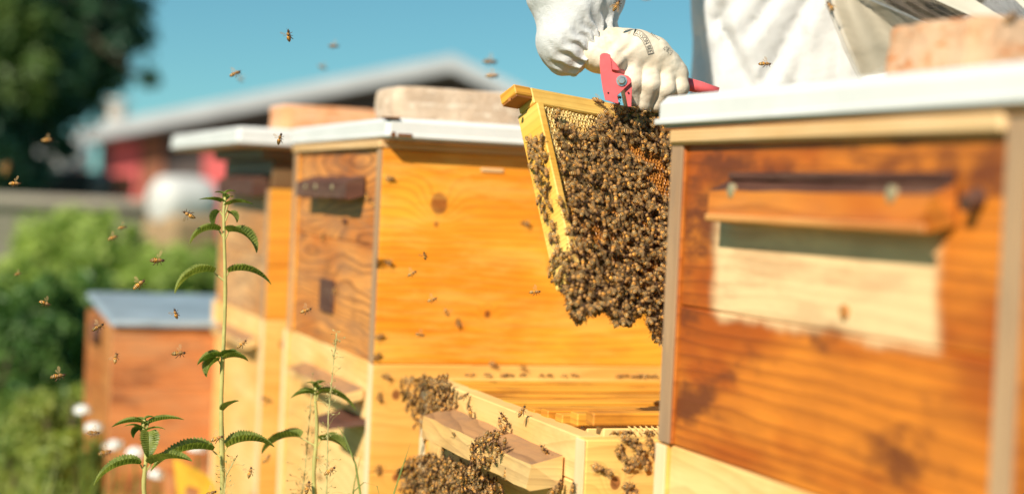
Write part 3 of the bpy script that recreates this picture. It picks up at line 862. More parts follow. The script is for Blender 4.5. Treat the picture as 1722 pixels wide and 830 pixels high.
umbel(158, 722, 3.3, .020, 'round white flower head just below the highest one by the small hive')
umbel(192, 752, 3.3, .022, 'white flower head low at the corner of the small brown hive')
umbel(228, 765, 3.25, .022, 'white flower head behind the small nettle stem')
umbel(332, 755, 3.1, .022, 'white flower head above the yellow plank')
umbel(262, 800, 3.2, .018, 'small white flower head in dark shade left of the yellow plank')

# ---------------------------------------------------------------- nettles and grasses
M_NET = leafmat('nettle leaf green', (.10, .14, .026), (.24, .28, .07), 60, .35, .45)
M_STEM = plain('pale green stem', (.50, .46, .15), .6, .25, 60)
M_STEMR = plain('reddish stem', (.36, .20, .12), .6, .25, 60)
def nettle_leaf(base, dirv, L, wid, droop, fold, seed):
    """serrated, folded and arching leaf; dirv = unit start direction"""
    r = np.random.RandomState(seed); m = MB()
    dirv = np.array(dirv, float); dirv /= np.linalg.norm(dirv)
    side = np.cross(dirv, [0, 0, 1.]); side /= np.linalg.norm(side)
    n = 44; p = np.array(base, float); rows = []
    ang0 = math.atan2(dirv[2], math.hypot(dirv[0], dirv[1])); hz = np.array([dirv[0], dirv[1], 0]); hz /= np.linalg.norm(hz)
    for i in range(n + 1):
        s = i / n
        a = ang0 - droop * s * (1.1 - .1 * s)
        t = hz * math.cos(a) + np.array([0, 0, 1.]) * math.sin(a)
        nn = -hz * math.sin(a) + np.array([0, 0, 1.]) * math.cos(a)
        if i: p = p + t * L / n
        w = wid * (math.sin(math.pi * min(1, (s * .93 + .05)) ** .62)) ** .8 * (1 - .15 * s)
        if i == n: w = 0.0004
        se = 1.0 + (.11 if i % 2 else -.08) * (.6 + .8 * r.rand())
        row = []
        for q in (-1, -.5, 0, .5, 1):
            ww = w * abs(q) * (se if abs(q) == 1 else 1)
            z = ww * fold + (.08 * w * math.sin(i * 2.1) if abs(q) == .5 else 0)
            fw_ = (L / n * .5 * (1 if i % 2 else 0)) if abs(q) == 1 else 0
            row.append(p + side * math.copysign(ww, q) * math.cos(.3) + nn * z + t * fw_ * .6)
        rows.append(row)
    m.grid(rows)
    return m
def nettle(base_px, top_px, d, leaves, label, red=0, tipn=6, stem_r=.0030):
    T = at(*top_px, d); Bm = at(*base_px, d); gnd = np.array([Bm[0] + .01, Bm[1], 0])
    root = empty('nettle', tuple(gnd), 0, label, 'nettle', 'stinging nettles before the hives')
    m = MB(); pts = [gnd, (gnd + Bm) / 2 + [.005, 0, 0], Bm] + [Bm + (T - Bm) * q + RT * .0016 * math.sin(q * 11 + base_px[0]) for q in np.linspace(.1, .95, 12)] + [T]
    m.tube(pts, [stem_r * 1.4, stem_r * 1.3] + [stem_r * (1.15 - .6 * q) * (1.12 if k % 3 == 0 else .98) for k, q in enumerate(np.linspace(0, 1, 14))], 8)
    build('stem', m, M_STEMR if red else M_STEM, root, world=True, smooth=True)
    for i, (px, py, ex, ey, w, dr) in enumerate(leaves):
        P = at(px, py, d); E = at(ex, ey, d)
        v = E - P; L = np.linalg.norm(v) * 1.18
        dv = v.copy(); dv /= np.linalg.norm(dv); dv = dv + np.array([0, 0, dr * .55]) - FW * (.25 if i % 3 else -.2)
        lf = nettle_leaf(P, dv, L * 1.0, w * 1.2, dr, .55, i + 5)
        build('leaf', lf, M_NET, root, world=True, smooth=False)
        if abs(px - (base_px[0] + top_px[0]) / 2) > 4:
            m = MB(); sx = base_px[0] + (top_px[0] - base_px[0]) * (py + 14 - base_px[1]) / (top_px[1] - base_px[1])
            m.tube([at(sx, py + 14, d), P], [.0012, .0009], 5); build('petiole', m, M_STEM, root, world=True)
    for k in range(tipn):
        a = k * 2.4; v = np.array([math.cos(a), math.sin(a), .9])
        build('bud_leaf', nettle_leaf(T + [0, 0, -.003 * k], v, .013 + .003 * k, .0045, 1.0, .5, k), M_NET, root, world=True)
nettle((371, 900), (379, 325), 2.02, [
    (383, 345, 420, 343, .007, .8), (372, 340, 340, 336, .005, .5), (384, 358, 397, 374, .007, 1.2), (370, 355, 360, 380, .007, 1.3),
    (384, 390, 428, 428, .013, 1.5), (369, 388, 326, 412, .012, 1.4), (384, 458, 448, 478, .012, 1.2), (360, 458, 304, 496, .014, 1.4),
    (372, 600, 338, 612, .012, .9), (376, 604, 412, 606, .012, 1.0), (368, 606, 352, 632, .013, 1.3), (378, 600, 396, 590, .010, .4),
    (382, 752, 452, 748, .017, 1.1), (358, 757, 268, 788, .017, 1.1), (376, 690, 398, 672, .008, .6)],
    'tallest stinging nettle, pale stem crossing the second hive from bottom to hood', tipn=6)
nettle((245, 900), (243, 705), 1.98, [
    (250, 712, 300, 706, .008, .6), (238, 710, 196, 716, .008, .6), (250, 725, 252, 765, .010, 1.4), (240, 720, 226, 736, .008, 1.2),
    (254, 780, 318, 770, .014, .8), (236, 780, 170, 814, .014, 1.2)], 'short stinging nettle at lower left before the small brown hive', tipn=7)
nettle((528, 900), (532, 645), 2.12, [
    (536, 660, 590, 690, .011, 1.0), (527, 662, 494, 668, .008, .8), (540, 740, 580, 756, .014, 1.0), (505, 735, 446, 764, .015, 1.1), (530, 650, 545, 640, .006, .5)],
    'stinging nettle in front of the pale lower box of the yellow hive', tipn=6)

M_STRAW = plain('straw green grass', (.52, .48, .20), .7, .3, 80)
M_GB = plain('grass blade green', (.22, .30, .07), .6, .3, 60)
def seedgrass(pts, d, label, seed, n=60, spread=14):
    r = np.random.RandomState(seed)
    P = [at(x, y, d) for x, y in pts]; g0 = np.array([P[0][0], P[0][1], 0])
    root = empty('seeding_grass', tuple(g0), 0, label, 'grass stalk', 'seeding grasses')
    m = MB(); m.tube([g0] + P, [.0012] * 2 + [.0008] * (len(P) - 1), 5); build('stalk', m, M_STRAW, root, world=True)
    m = MB()
    for k in range(n):
        s = r.rand(); i = int(s * (len(pts) - 1)); f = s * (len(pts) - 1) - i
        bx = pts[i][0] * (1 - f) + pts[min(i + 1, len(pts) - 1)][0] * f; by = pts[i][1] * (1 - f) + pts[min(i + 1, len(pts) - 1)][1] * f
        q = at(bx + r.normal() * spread * (1.1 - s * .6), by - abs(r.normal()) * spread * .7, d + r.normal() * .012); o = at(bx, by, d)
        m.tube([o, (o + q) / 2 + [0, 0, .003], q], [.0002, .0002, .0002], 3, cap=False)
        e = (q - o); e /= np.linalg.norm(e) + 1e-9
        m.tube([q, q + e * .0022, q + e * .0045], [.0002, .0008, .0002], 4)
    build('seed_head', m, M_STRAW, root, world=True, fix=False)
seedgrass([(548, 880), (552, 700), (566, 560)], 2.05, 'loose seeding grass head rising over the hood of the pale lower box', 1, 90, 13)
seedgrass([(500, 880), (512, 800), (525, 650)], 2.15, 'thin seeding grass leaning beside the nettle of the yellow hive', 2, 70, 12)
seedgrass([(372, 880), (380, 800), (396, 770)], 2.0, 'short seeding grass right of the tall nettle stem', 3, 40, 12)
def blade(pts, d, w, label):
    P = [at(x, y, d) for x, y in pts]; g0 = np.array([P[0][0], P[0][1], 0]); P = [g0] + P
    m = MB(); rows = []
    for i, p in enumerate(P):
        q = w * (1 - (i / (len(P) - 1)) ** 2 * .85)
        rows.append([p - RT * q, p + FW * q * .6, p + RT * q, p - FW * q * .3])
    m.grid(rows, close=True)
    tag(build('grass_blade', m, M_GB, smooth=True), label, 'grass blade', 'arching grass blades')
blade([(612, 900), (606, 830), (598, 780), (580, 735), (568, 715)], 2.1, .0017, 'grass blade arching left over the nettle of the yellow hive')
blade([(655, 900), (662, 830), (680, 775), (690, 745)], 2.1, .0015, 'straight grass blade leaning towards the bee crowd')
blade([(590, 900), (594, 826), (612, 810), (634, 816), (640, 840)], 2.05, .0013, 'low bowed grass blade under the white corner post')
blade([(585, 900), (596, 810), (607, 765)], 2.15, .0012, 'thin upright grass blade beside the white corner post')
# ---------------------------------------------------------------- lifted frame with comb
Hn = np.array([.776, .089, .626]); Hn /= np.linalg.norm(Hn)
Wn = np.array([.19, .895, -.363]); Wn -= Hn * Wn.dot(Hn); Wn /= np.linalg.norm(Wn)
def c2w(v): return RT * v[0] - UP * v[1] + FW * v[2]
FH = c2w(Hn); FD = c2w(Wn); FB = np.cross(FH, -FD)      # along, down, back
if FB.dot(FW) < 0: FB = -FB
FO = at(901, 165, 1.87)                                  # outer top front corner of the frame
def fpt(a, dwn, bk): return FO + FH * a + FD * dwn + FB * bk
fr_root = bpy.data.objects.new('hive_frame', None); COL.objects.link(fr_root)
Mx = Matrix(((FH[0], FB[0], -FD[0], FO[0]), (FH[1], FB[1], -FD[1], FO[1]), (FH[2], FB[2], -FD[2], FO[2]), (0, 0, 0, 1)))
fr_root.matrix_world = Mx
tag(fr_root, 'yellow wooden hive frame held up in the air, its comb covered with bees', 'frame')
FL, FHh, FT = .37, .216, .036
def fpart(name, lo, hi, mat, c=.0012, cur=0.0, par=None):
    m = MB(); m.cur = cur; m.box(lo, hi, c); return build(name, m, mat, par or fr_root)
tb = fpart('top_bar', (0.0, .004, -.004), (FL, .031, .016), W_FRAME, cur=1)
for a in (-.024, FL + .0005):
    m = MB(); m.cur = 2; m.box((a, .004, .004), (a + .0235, .031, .016), .001); l = build('lug', m, W_BAR, fr_root)
    m = MB(); m.cur = 3; m.box((a + .001, .005, .0015), (a + .0225, .030, .0038), .0004); build('lug_underside', m, W_LUG, l)  # thin darker slab along the underside of the lug
fpart('end_bar', (.0005, 0, -FHh), (.0105, FT, -.0045), W_FRAME, cur=4)
fpart('end_bar', (FL - .0105, 0, -FHh), (FL - .0005, FT, -.0045), W_FRAME, cur=5)
fpart('bottom_bar', (.011, .006, -FHh), (FL - .011, .018, -FHh + .010), W_BAR, cur=6)
fpart('bottom_bar', (.011, .022, -FHh), (FL - .011, .032, -FHh + .010), W_BAR, cur=7)
m = MB(); m.tube([(-.0245, .012, .0), (-.030, .010, -.001)], [.0015, .0022], 6); build('nail', m, W_LUG, fr_root)
def comb():
    m = MB(); s = .0052; R = s / math.sqrt(3)
    x0, x1, z0, z1 = .0108, FL - .0108, -FHh + .0105, -.0045
    yb, yf = .022, .006
    m.cur = 0.6
    m.box((x0, yf + .009, z0), (x1, yb, z1))
    j = 0; z = z1 - R
    rr = np.random.RandomState(4)
    vs = []; fs = []; at_ = []
    while z > z0 + R:
        x = x0 + s / 2 + (s / 2 if j % 2 else 0)
        while x < x1 - s / 2:
            wavy = .0022 * math.sin(x * 45 + 1) * math.sin(z * 38) + .0006 * rr.normal()
            y0 = yf + wavy
            deep = .0072 if (x * 5 - z * 5.5 + .2 * rr.normal()) > .72 else (.0016 + .003 * rr.rand())
            wall = .68 + .05 * rr.rand()
            jx, jz = rr.normal() * .00025, rr.normal() * .00025
            O = []; I = []; Bt = []
            for k in range(6):
                a = math.pi / 6 + k * math.pi / 3
                cx, cz = math.cos(a) * R, math.sin(a) * R
                O.append((x + cx, y0 + .0006, z + cz)); I.append((x + cx * wall + jx, y0, z + cz * wall + jz)); Bt.append((x + cx * wall * .9, y0 + deep, z + cz * wall * .9))
            b = len(vs); vs += O + I + Bt; at_ += [0.0] * 12 + [1.0] * 6
            for k in range(6):
                k2 = (k + 1) % 6
                fs.append((b + k, b + k2, b + 6 + k2, b + 6 + k)); fs.append((b + 6 + k, b + 6 + k2, b + 12 + k2, b + 12 + k))
            fs.append(tuple(b + 12 + k for k in range(6)))
            x += s
        z -= R * 1.5; j += 1
    m.v += vs; m.a += at_; n0 = 8; m.f += [tuple(i + n0 for i in f) for f in fs]; m.m += [0] * len(fs)
    build('comb', m, M_WAX, fr_root, fix=False)
comb()

# ---------------------------------------------------------------- surface nets
def surface_nets(F, lo, h):
    ins = F < 0
    nx, ny, nz = F.shape
    acc = np.zeros((nx - 1, ny - 1, nz - 1, 3)); cnt = np.zeros((nx - 1, ny - 1, nz - 1))
    for ax in range(3):
        sl0 = [slice(None)] * 3; sl1 = [slice(None)] * 3; sl0[ax] = slice(0, -1); sl1[ax] = slice(1, None)
        a, b = F[tuple(sl0)], F[tuple(sl1)]
        cr = (a < 0) != (b < 0)
        t = np.where(cr, a / np.where(cr, a - b, 1), 0)
        o = [k for k in range(3) if k != ax]
        for i in (0, 1):
            for j in (0, 1):
                s = [slice(None)] * 3
                s[o[0]] = slice(i, F.shape[o[0]] - 1 + i); s[o[1]] = slice(j, F.shape[o[1]] - 1 + j)
                c = cr[tuple(s)]; tt = t[tuple(s)]
                acc[..., ax] += np.where(c, tt, 0); acc[..., o[0]] += np.where(c, i, 0); acc[..., o[1]] += np.where(c, j, 0); cnt += c
    cell = cnt > 0
    idx = -np.ones(cell.shape, int); idx[cell] = np.arange(cell.sum())
    P = np.argwhere(cell).astype(float) + acc[cell] / cnt[cell][:, None]
    V = np.array(lo) + P * h
    quads = []
    for ax in range(3):
        o = [k for k in range(3) if k != ax]
        sl0 = [slice(None)] * 3; sl1 = [slice(None)] * 3; sl0[ax] = slice(0, -1); sl1[ax] = slice(1, None)
        cr = ins[tuple(sl0)] != ins[tuple(sl1)]
        e = np.argwhere(cr); e = e[(e[:, o[0]] > 0) & (e[:, o[1]] > 0) & (e[:, o[0]] < F.shape[o[0]] - 1) & (e[:, o[1]] < F.shape[o[1]] - 1)]
        def g(di, dj):
            q = e.copy(); q[:, o[0]] -= di; q[:, o[1]] -= dj; return idx[q[:, 0], q[:, 1], q[:, 2]]
        q = np.stack([g(0, 0), g(1, 0), g(1, 1), g(0, 1)], 1)
        fl = ins[tuple(sl0)][cr][:len(cr[cr])] if False else ins[e[:, 0], e[:, 1], e[:, 2]]
        if ax == 1: fl = ~fl
        q[fl] = q[fl][:, ::-1]
        quads.append(q)
    return V, np.concatenate(quads)
def cone(P, a, b, ra, rb, sq=None):
    a = np.array(a, float); b = np.array(b, float); ab = b - a
    t = np.clip(((P - a) @ ab) / ab.dot(ab), 0, 1)
    d = P - a - t[..., None] * ab
    return np.sqrt((d ** 2).sum(-1)) - (ra + (rb - ra) * t)
def smin(a, b, k):
    h = np.clip(.5 + .5 * (b - a) / k, 0, 1); return b + (a - b) * h - k * h * (1 - h)
def sdf_mesh(name, fn, lo, hi, h, mats, parent, tr=None, smooth_it=2):
    ax = [np.arange(lo[k], hi[k], h) for k in range(3)]
    G = np.stack(np.meshgrid(*ax, indexing='ij'), -1)
    F = fn(G)
    V, Q = surface_nets(F, lo, h)
    if tr: V = tr(V)
    m = MB(); m.v = V; m.a = [0.0] * len(V); m.f = [tuple(int(i) for i in q) for q in Q]; m.m = [0] * len(Q)
    me = bpy.data.meshes.new(name)
    vs = np.array(V) - np.array(parent.location) if parent else np.array(V)
    me.from_pydata([tuple(p) for p in vs], [], m.f)
    import bmesh
    bm = bmesh.new(); bm.from_mesh(me)
    for _ in range(smooth_it): bmesh.ops.smooth_vert(bm, verts=bm.verts, factor=.5, use_axis_x=True, use_axis_y=True, use_axis_z=True)
    bmesh.ops.recalc_face_normals(bm, faces=bm.faces)
    bm.to_mesh(me); bm.free()
    for mm in (mats if isinstance(mats, list) else [mats]): me.materials.append(mm)
    me.polygons.foreach_set('use_smooth', [True] * len(me.polygons))
    o = bpy.data.objects.new(name, me); COL.objects.link(o); o.parent = parent
    return o

# ---------------------------------------------------------------- beekeeper
per = empty('person', (.86, -.20, 0), 0, 'beekeeper in white suit, veil and cream gloves lifting the frame with a red gripper', 'person')
SHR, ELR, WRR = at(1245, -345, 2.58), at(955, -290, 2.27), at(985, 78, 2.0)
chest = at(1425, -200, 2.58)
RIGHT = np.array([-.6, .8, 0]); FACE = np.array([-.8, -.6, 0])
SHL = chest - RIGHT * .20 + [0, 0, .03]
ELL = SHL + np.array([.02, -.10, -.26]); WRL = at(1310, 300, 2.12)
hip = np.array([.90, -.20, .95])
def body_sdf(P):
    d = cone(P, hip + RIGHT * .06, chest + RIGHT * .08 + [0, 0, -.06], .165, .145)
    d = smin(d, cone(P, hip - RIGHT * .07, chest - RIGHT * .075 + [0, 0, -.02], .165, .155), .06)
    belly = (hip + chest) / 2
    for (xa, xb, ra, dd) in ((1292, 1285, .118, 2.55), (1400, 1400, .135, 2.56), (1520, 1520, .13, 2.60)):
        d = smin(d, cone(P, at(xa, -330, dd + .04), at(xb, 420, dd), ra * .9, ra), .05)
    d = smin(d, cone(P, belly + FACE * .03 + RIGHT * .06, chest + FACE * .02 + RIGHT * .05, .16, .14), .08)
    d = smin(d, cone(P, SHR, SHL, .085, .085), .06)
    d = smin(d, cone(P, SHR, ELR, .080, .060), .05)
    d = smin(d, cone(P, ELR, ELR + (WRR - ELR) * .25, .070, .064), .03)
    d = smin(d, cone(P, SHL, ELL, .08, .066), .05)
    d = smin(d, cone(P, ELL, WRL, .066, .045), .03)
    d = smin(d, cone(P, at(1085, -300, 2.43), at(1086, -18, 2.42), .045, .020), .02)
    neck = chest + [0, 0, .16]
    d = smin(d, cone(P, neck, neck + FACE * .03 + [0, 0, .08], .075, .07), .05)
    for s in (1, -1):
        hp = hip + RIGHT * .085 * s + [0, 0, -.08]; kn = hip + RIGHT * .12 * s + FACE * .03; kn = np.array([kn[0], kn[1], .50]); fo = hip + RIGHT * .14 * s; fo = np.array([fo[0], fo[1], .07])
        d = smin(d, cone(P, hp, kn, .12, .085), .07); d = smin(d, cone(P, kn, fo, .085, .072), .04)
    # cloth folds
    f1 = np.sin((P @ (RT * 22 + UP * 16)) + 2.2 * np.sin(P @ (UP * 9 - RT * 5)))
    f2 = np.sin((P @ (RT * 41 - UP * 18)) + 1.7 * np.sin(P @ (UP * 14)) + 1)
    f3 = np.sin(P @ (np.array([13, 9, 31.])) + 2 * np.sin(P @ np.array([11, -8, 5.])))
    rel = P - CAM; zz = np.maximum(rel @ FW, .3); px = 861 + FPX * (rel @ RT) / zz; py = 415 - FPX * (rel @ UP) / zz
    for (x0, y0, x1, y1, w, a) in ((1385, -40, 1285, 140, 9, .016), (1262, -30, 1200, 45, 8, .012), (1205, 10, 1222, 70, 7, .012), (1222, 60, 1262, 150, 8, .014),
                                   (1330, -40, 1255, 60, 7, .008), (1412, 20, 1408, 150, 6, .012), (1350, 60, 1335, 160, 7, .009), (1180, 60, 1190, 150, 8, .012), (1300, 0, 1240, 90, 6, .006), (1240, -60, 1195, -10, 8, .01)):
        vx, vy = x1 - x0, y1 - y0; L2 = vx * vx + vy * vy
        t_ = np.clip(((px - x0) * vx + (py - y0) * vy) / L2, 0, 1); qx = px - x0 - t_ * vx; qy = py - y0 - t_ * vy
        sd = (qx * vy - qy * vx) / math.sqrt(L2); dd = np.hypot(qx, qy)
        a = a * .8; w = w * 1.25
        d = d + a * np.exp(-dd ** 2 / w ** 2) - a * .6 * np.exp(-(dd - 2 * w) ** 2 / (w * 1.4) ** 2) * (sd > 0)
    return d - .0022 * np.abs(f1) ** 2 * np.sign(f1) - .0015 * f2 - .002 * f3
sdf_mesh('suit', body_sdf, (-.02, -.85, -.02), (1.22, .34, 1.80), .0075, M_SUIT, per, smooth_it=1)

K = 1.975 / FPX
HO = at(1080, 110, 1.975)
def p2w(V): return HO + np.outer((V[:, 0] - 1080) * K, RT) - np.outer((V[:, 1] - 110) * K, UP) + np.outer(V[:, 2] * K, FW)
def sleeve_sdf(P):
    x, y, z = P[..., 0], P[..., 1], P[..., 2]
    d = cone(P, (958, 60, 18), (968, -10, 30), 52, 72)
    d = smin(d, cone(P, (968, -10, 34), (969, -395, 400), 74, 76), 30)
    d = smin(d, cone(P, (1000, 88, 4), (966, 62, 14), 40, 58), 24)
    d = smin(d, cone(P, (1018, 40, 12), (990, -20, 24), 22, 50), 22)
    # gathers running into the cuff
    ax = np.array([-.72, -.69, .05]); c = np.array([1004, 84, 4.])
    q = P - c; s = q @ ax; r = q - s[..., None] * ax
    th = np.arctan2(r @ np.array([-.69, .72, 0]), r[..., 2])
    g = np.exp(-(s - 8) ** 2 / 900.)
    d = d - g * 6.5 * np.sin(th * 16 + .8 * np.sin(s * .2)) + 4 * np.exp(-(s - 6) ** 2 / 60.)
    d = d - 3.2 * np.sin(x * .045 + y * .03 + 1.6 * np.sin(y * .03)) - 1.6 * np.sin(x * .09 - y * .075 + z * .05 + 1.5 * np.sin(x * .05))
    return np.maximum(d, -(s + 4))
sdf_mesh('sleeve', sleeve_sdf, (850, -300, -110), (1100, 145, 420), 2.6, M_SUIT, per, tr=p2w, smooth_it=1)

def glove_sdf(P, arm=True):
    x, y, z = P[..., 0], P[..., 1], P[..., 2]
    d = cone(P, (1012, 86, 4), (1070, 84, -4), 37, 34)
    d = smin(d, cone(P, (1020, 78, 6), (1098, 90, 0), 33, 30), 10)
    d = smin(d, cone(P, (1040, 84, 8), (1122, 108, 6), 30, 25), 12)
    d = smin(d, cone(P, (1050, 95, 10), (1138, 126, 12), 28, 21), 12)
    fings = [((1064, 94, -2), (1061, 140, -13), (1064, 168, 2), (1070, 152, 34), 21, 20.5, 17, 14),
             ((1093, 99, 0), (1092, 143, -13), (1083, 172, 4), (1088, 158, 36), 19, 18.5, 16, 13),
             ((1118, 110, 4), (1119, 149, -7), (1106, 173, 10), (1110, 158, 40), 18, 17, 15, 12),
             ((1139, 122, 10), (1144, 147, 3), (1131, 169, 18), (1132, 154, 44), 16.5, 15.5, 13.5, 11)]
    df = None
    for (a, b, c, e, ra, rb, rc, re) in fings:
        f = smin(cone(P, a, b, ra, rb), cone(P, b, c, rb, rc), 3)
        f = smin(f, cone(P, c, e, rc, re), 3)
        df = f if df is None else smin(df, f, 1.0)
    # knuckle blending: strong near the back of the hand, none at the finger tips
    kk = np.clip(15 - (y - 88) * .27, 1.5, 15)
    h = np.clip(.5 + .5 * (df - d) / kk, 0, 1); d = df + (d - df) * h - kk * h * (1 - h)
    # thumb
    t = smin(cone(P, (1004, 92, -14), (1030, 104, -26), 27, 20), cone(P, (1030, 104, -26), (1046, 126, -8), 19, 14), 4)
    t = smin(t, cone(P, (1046, 126, -8), (1056, 146, 14), 14, 12), 3)
    d = smin(d, t, 5)
    # gauntlet mouth going into the sleeve
    d = smin(d, cone(P, (1010, 86, 4), (975, 62, 14), 36, 30), 8)
    # wrinkles
    w = np.exp(-((x - 1042) ** 2 + (y - 88) ** 2) / 900.)
    d = d + 1.3 * w * np.sin(.22 * (x + .5 * y) + 1.9 * np.sin(.07 * y)) * (z < 10)
    d = d + .6 * np.sin(x * .07 + 1.3 * np.sin(y * .05)) * np.sin(y * .06 + z * .05) + .25 * np.sin(x * .31 + y * .2) * np.sin(y * .27 - z * .2)
    return d
glv = sdf_mesh('glove', glove_sdf, (930, 20, -75), (1180, 205, 80), 1.25, M_GLOVE, per, tr=p2w, smooth_it=1)
# left glove: the mirrored shape at the other end of the frame
gl2 = bpy.data.objects.new('glove', glv.data); COL.objects.link(gl2); gl2.parent = per
_c = np.array(WRL) - np.array(per.location)
_src = np.array(HO) - np.array(per.location)
_Mm = Matrix.Translation(Vector(_c + np.array([-.02, -.02, -.03]))) @ Matrix.Rotation(.5, 4, 'Z') @ Matrix.Scale(-1, 4, Vector(RT)) @ Matrix.Translation(Vector(-_src))
gl2.matrix_local = _Mm
for s in (1, -1):
    m = MB(); c = hip + RIGHT * .14 * s
    rows = []
    for i, (a, w_, hh) in enumerate(((-.11, .035, .07), (-.08, .05, .10), (0, .055, .13), (.08, .055, .09), (.15, .05, .065), (.19, .03, .045))):
        p = c + FACE * a
        rows.append([np.array([p[0], p[1], 0]) + RIGHT * w_ * math.cos(q) + [0, 0, max(0.002, hh * (.5 + .5 * math.sin(q)))] for q in np.linspace(0, 6.283, 13)[:-1]])
    m.grid(rows, close=True); m.add(rows[0], [tuple(range(12))]); m.add(rows[-1], [tuple(range(12))])
    build('boot', m, plain('green rubber boot', (.05, .09, .04), .4), per, world=True, smooth=True)

# head with a face under the hat (above the picture)
hc = chest + np.array([0, 0, .315]) + FACE * .09 - RIGHT * .05
def head_sdf(P):
    q = P - hc; f = q @ FACE; r = q @ RIGHT; z = q[..., 2]
    d = np.sqrt((f / 1.12) ** 2 + (r / .88) ** 2 + ((z - .02) / 1.12) ** 2) - .092
    d = smin(d, np.sqrt((f - .03) ** 2 + (r / .8) ** 2 + (z + .06) ** 2) - .055, .03)
    d = smin(d, cone(P, hc + FACE * .10 + [0, 0, .02], hc + FACE * .128 + [0, 0, -.02], .008, .016), .012)
    for s in (1, -1):
        d = smin(d, cone(P, hc + RIGHT * .086 * s + [0, 0, .02], hc + RIGHT * .088 * s + [0, 0, -.015], .014, .010), .006)
        e = cone(P, hc + RIGHT * .034 * s + FACE * .118 + [0, 0, .012], hc + RIGHT * .035 * s + FACE * .118 + [0, 0, .012], .014, .014)
        d = -smin(-d, e, .008)
        d = smin(d, cone(P, hc + RIGHT * .034 * s + FACE * .091 + [0, 0, .012], hc + RIGHT * .035 * s + FACE * .091 + [0, 0, .012], .0145, .0145), .001)
    d = -smin(-d, cone(P, hc + RIGHT * .024 + FACE * .103 + [0, 0, -.058], hc - RIGHT * .024 + FACE * .103 + [0, 0, -.058], .006, .006), .005)
    return d
sdf_mesh('head', head_sdf, tuple(hc - .15), tuple(hc + .15), .004, plain('skin', (.55, .32, .22), .5, .1, 40), per)
m = MB(); rows = []
for r_, z_ in ((.001, .17), (.06, .168), (.095, .15), (.105, .10), (.108, .075), (.20, .06), (.215, .052), (.20, .050), (.104, .062)):
    rows.append([hc + RIGHT * r_ * math.cos(q) + FACE * r_ * math.sin(q) + [0, 0, z_] for q in np.linspace(0, 6.283, 33)[:-1]])
m.grid(rows, close=True); build('hat', m, M_SUIT, per, world=True, smooth=True)

# veil
def sheet(name, left, right, n, mat, parent, fold=.006, nf=5, seed=0, thick=0.0, uvs=.12, shadowless=False):
    """lofted cloth sheet between two (px,py,depth) curves"""
    def samp(c, s):
        s = s * (len(c) - 1); i = min(int(s), len(c) - 2); f = s - i; f = f * f * (3 - 2 * f) * .5 + f * .5
        return np.array(c[i]) * (1 - f) + np.array(c[i + 1]) * f
    rows = []; uv = []
    for i in range(n + 1):
        L, R_ = samp(left, i / n), samp(right, i / n); row = []
        for j in range(n + 1):
            s = j / n; q = L * (1 - s) + R_ * s
            dd = q[2] + fold * math.sin(s * nf * 6.283 + seed + 1.3 * i / n * 2) + fold * .5 * math.sin(i / n * 9 + s * 4)
            row.append(at(q[0], q[1], dd)); uv.append((s * np.linalg.norm(at(*L) - at(*R_)), i / n * np.linalg.norm(at(*left[0]) - at(*left[-1]))))
        rows.append(row)
    m = MB(); m.grid(rows)
    o = build(name, m, mat, parent, world=True, smooth=True, fix=False)
    if parent is not per: o.location = (0, 0, 0)
    ul = o.data.uv_layers.new(name='UVMap')
    for l in o.data.loops: ul.data[l.index].uv = uv[l.vertex_index]
    return o
N_BEIGE = net('beige netting', (.50, .44, .34), 420, .55, .0)
N_LINER = cloth('sand coloured hood cloth', (.50, .42, .30), .2)
N_DARK = net('dark brown netting', (.075, .055, .042), 480, .50)
N_BLACK = net('black netting', (.015, .02, .025), 380, .42)
N_BAND = net('pale band netting', (.62, .58, .48), 620, .78)
veil = sheet('veil', [(1372, -120, 2.24), (1392, 10, 2.22), (1422, 85, 2.21), (1475, 190, 2.22)],
             [(1490, -120, 2.20), (1570, 0, 2.19), (1660, 60, 2.17), (1740, 190, 2.17)], 40, N_BEIGE, per, .007, 3)
vb = sheet('veil_lining', [(1385, -120, 2.30), (1405, 10, 2.285), (1432, 85, 2.275), (1485, 200, 2.28)],
           [(1760, -120, 2.34), (1780, 0, 2.34), (1790, 80, 2.34), (1800, 200, 2.34)], 40, N_LINER, per, .012, 3)
sheet('net_panel', [(1425, -60, 2.165), (1490, 5, 2.16), (1560, 40, 2.155), (1640, 95, 2.15)],
      [(1540, -60, 2.15), (1590, 0, 2.145), (1650, 35, 2.14), (1730, 95, 2.14)], 24, N_DARK, per, .004, 4)
sheet('trim_band', [(1535, -60, 2.14), (1562, -5, 2.135), (1640, 30, 2.13), (1700, 80, 2.13)],
      [(1600, -60, 2.14), (1632, -5, 2.135), (1690, 32, 2.13), (1745, 85, 2.13)], 16, N_BAND, per, .001, 1)
sheet('net_panel', [(1598, -60, 2.15), (1630, -5, 2.145), (1688, 32, 2.14), (1745, 85, 2.14)],
      [(1690, -60, 2.15), (1705, -5, 2.145), (1740, 32, 2.14), (1790, 85, 2.14)], 24, N_BLACK, per, .003, 3)
sheet('trim_band', [(1685, -60, 2.145), (1702, -5, 2.14), (1740, 32, 2.135), (1790, 85, 2.135)],
      [(1760, -60, 2.145), (1780, -5, 2.14), (1810, 32, 2.135), (1840, 85, 2.135)], 16, N_BAND, per, .001, 1)
m = MB(); m.tube([at(1408, -28, 2.205), at(1470, 2, 2.195), (at(1540, 32, 2.18)), at(1600, 56, 2.165)], .0016, 6); build('piping', m, M_SUIT, per, world=True)
m = MB(); m.tube([at(1374, -80, 2.215), at(1393, 10, 2.205), at(1423, 86, 2.195), at(1470, 180, 2.2)], .0022, 6); build('piping', m, cloth('grey beige binding', (.48, .45, .40)), per, world=True)
m = MB(); m.tube([at(1300, -20, 2.43), at(1330, 60, 2.41), at(1338, 160, 2.40)], .001, 5)

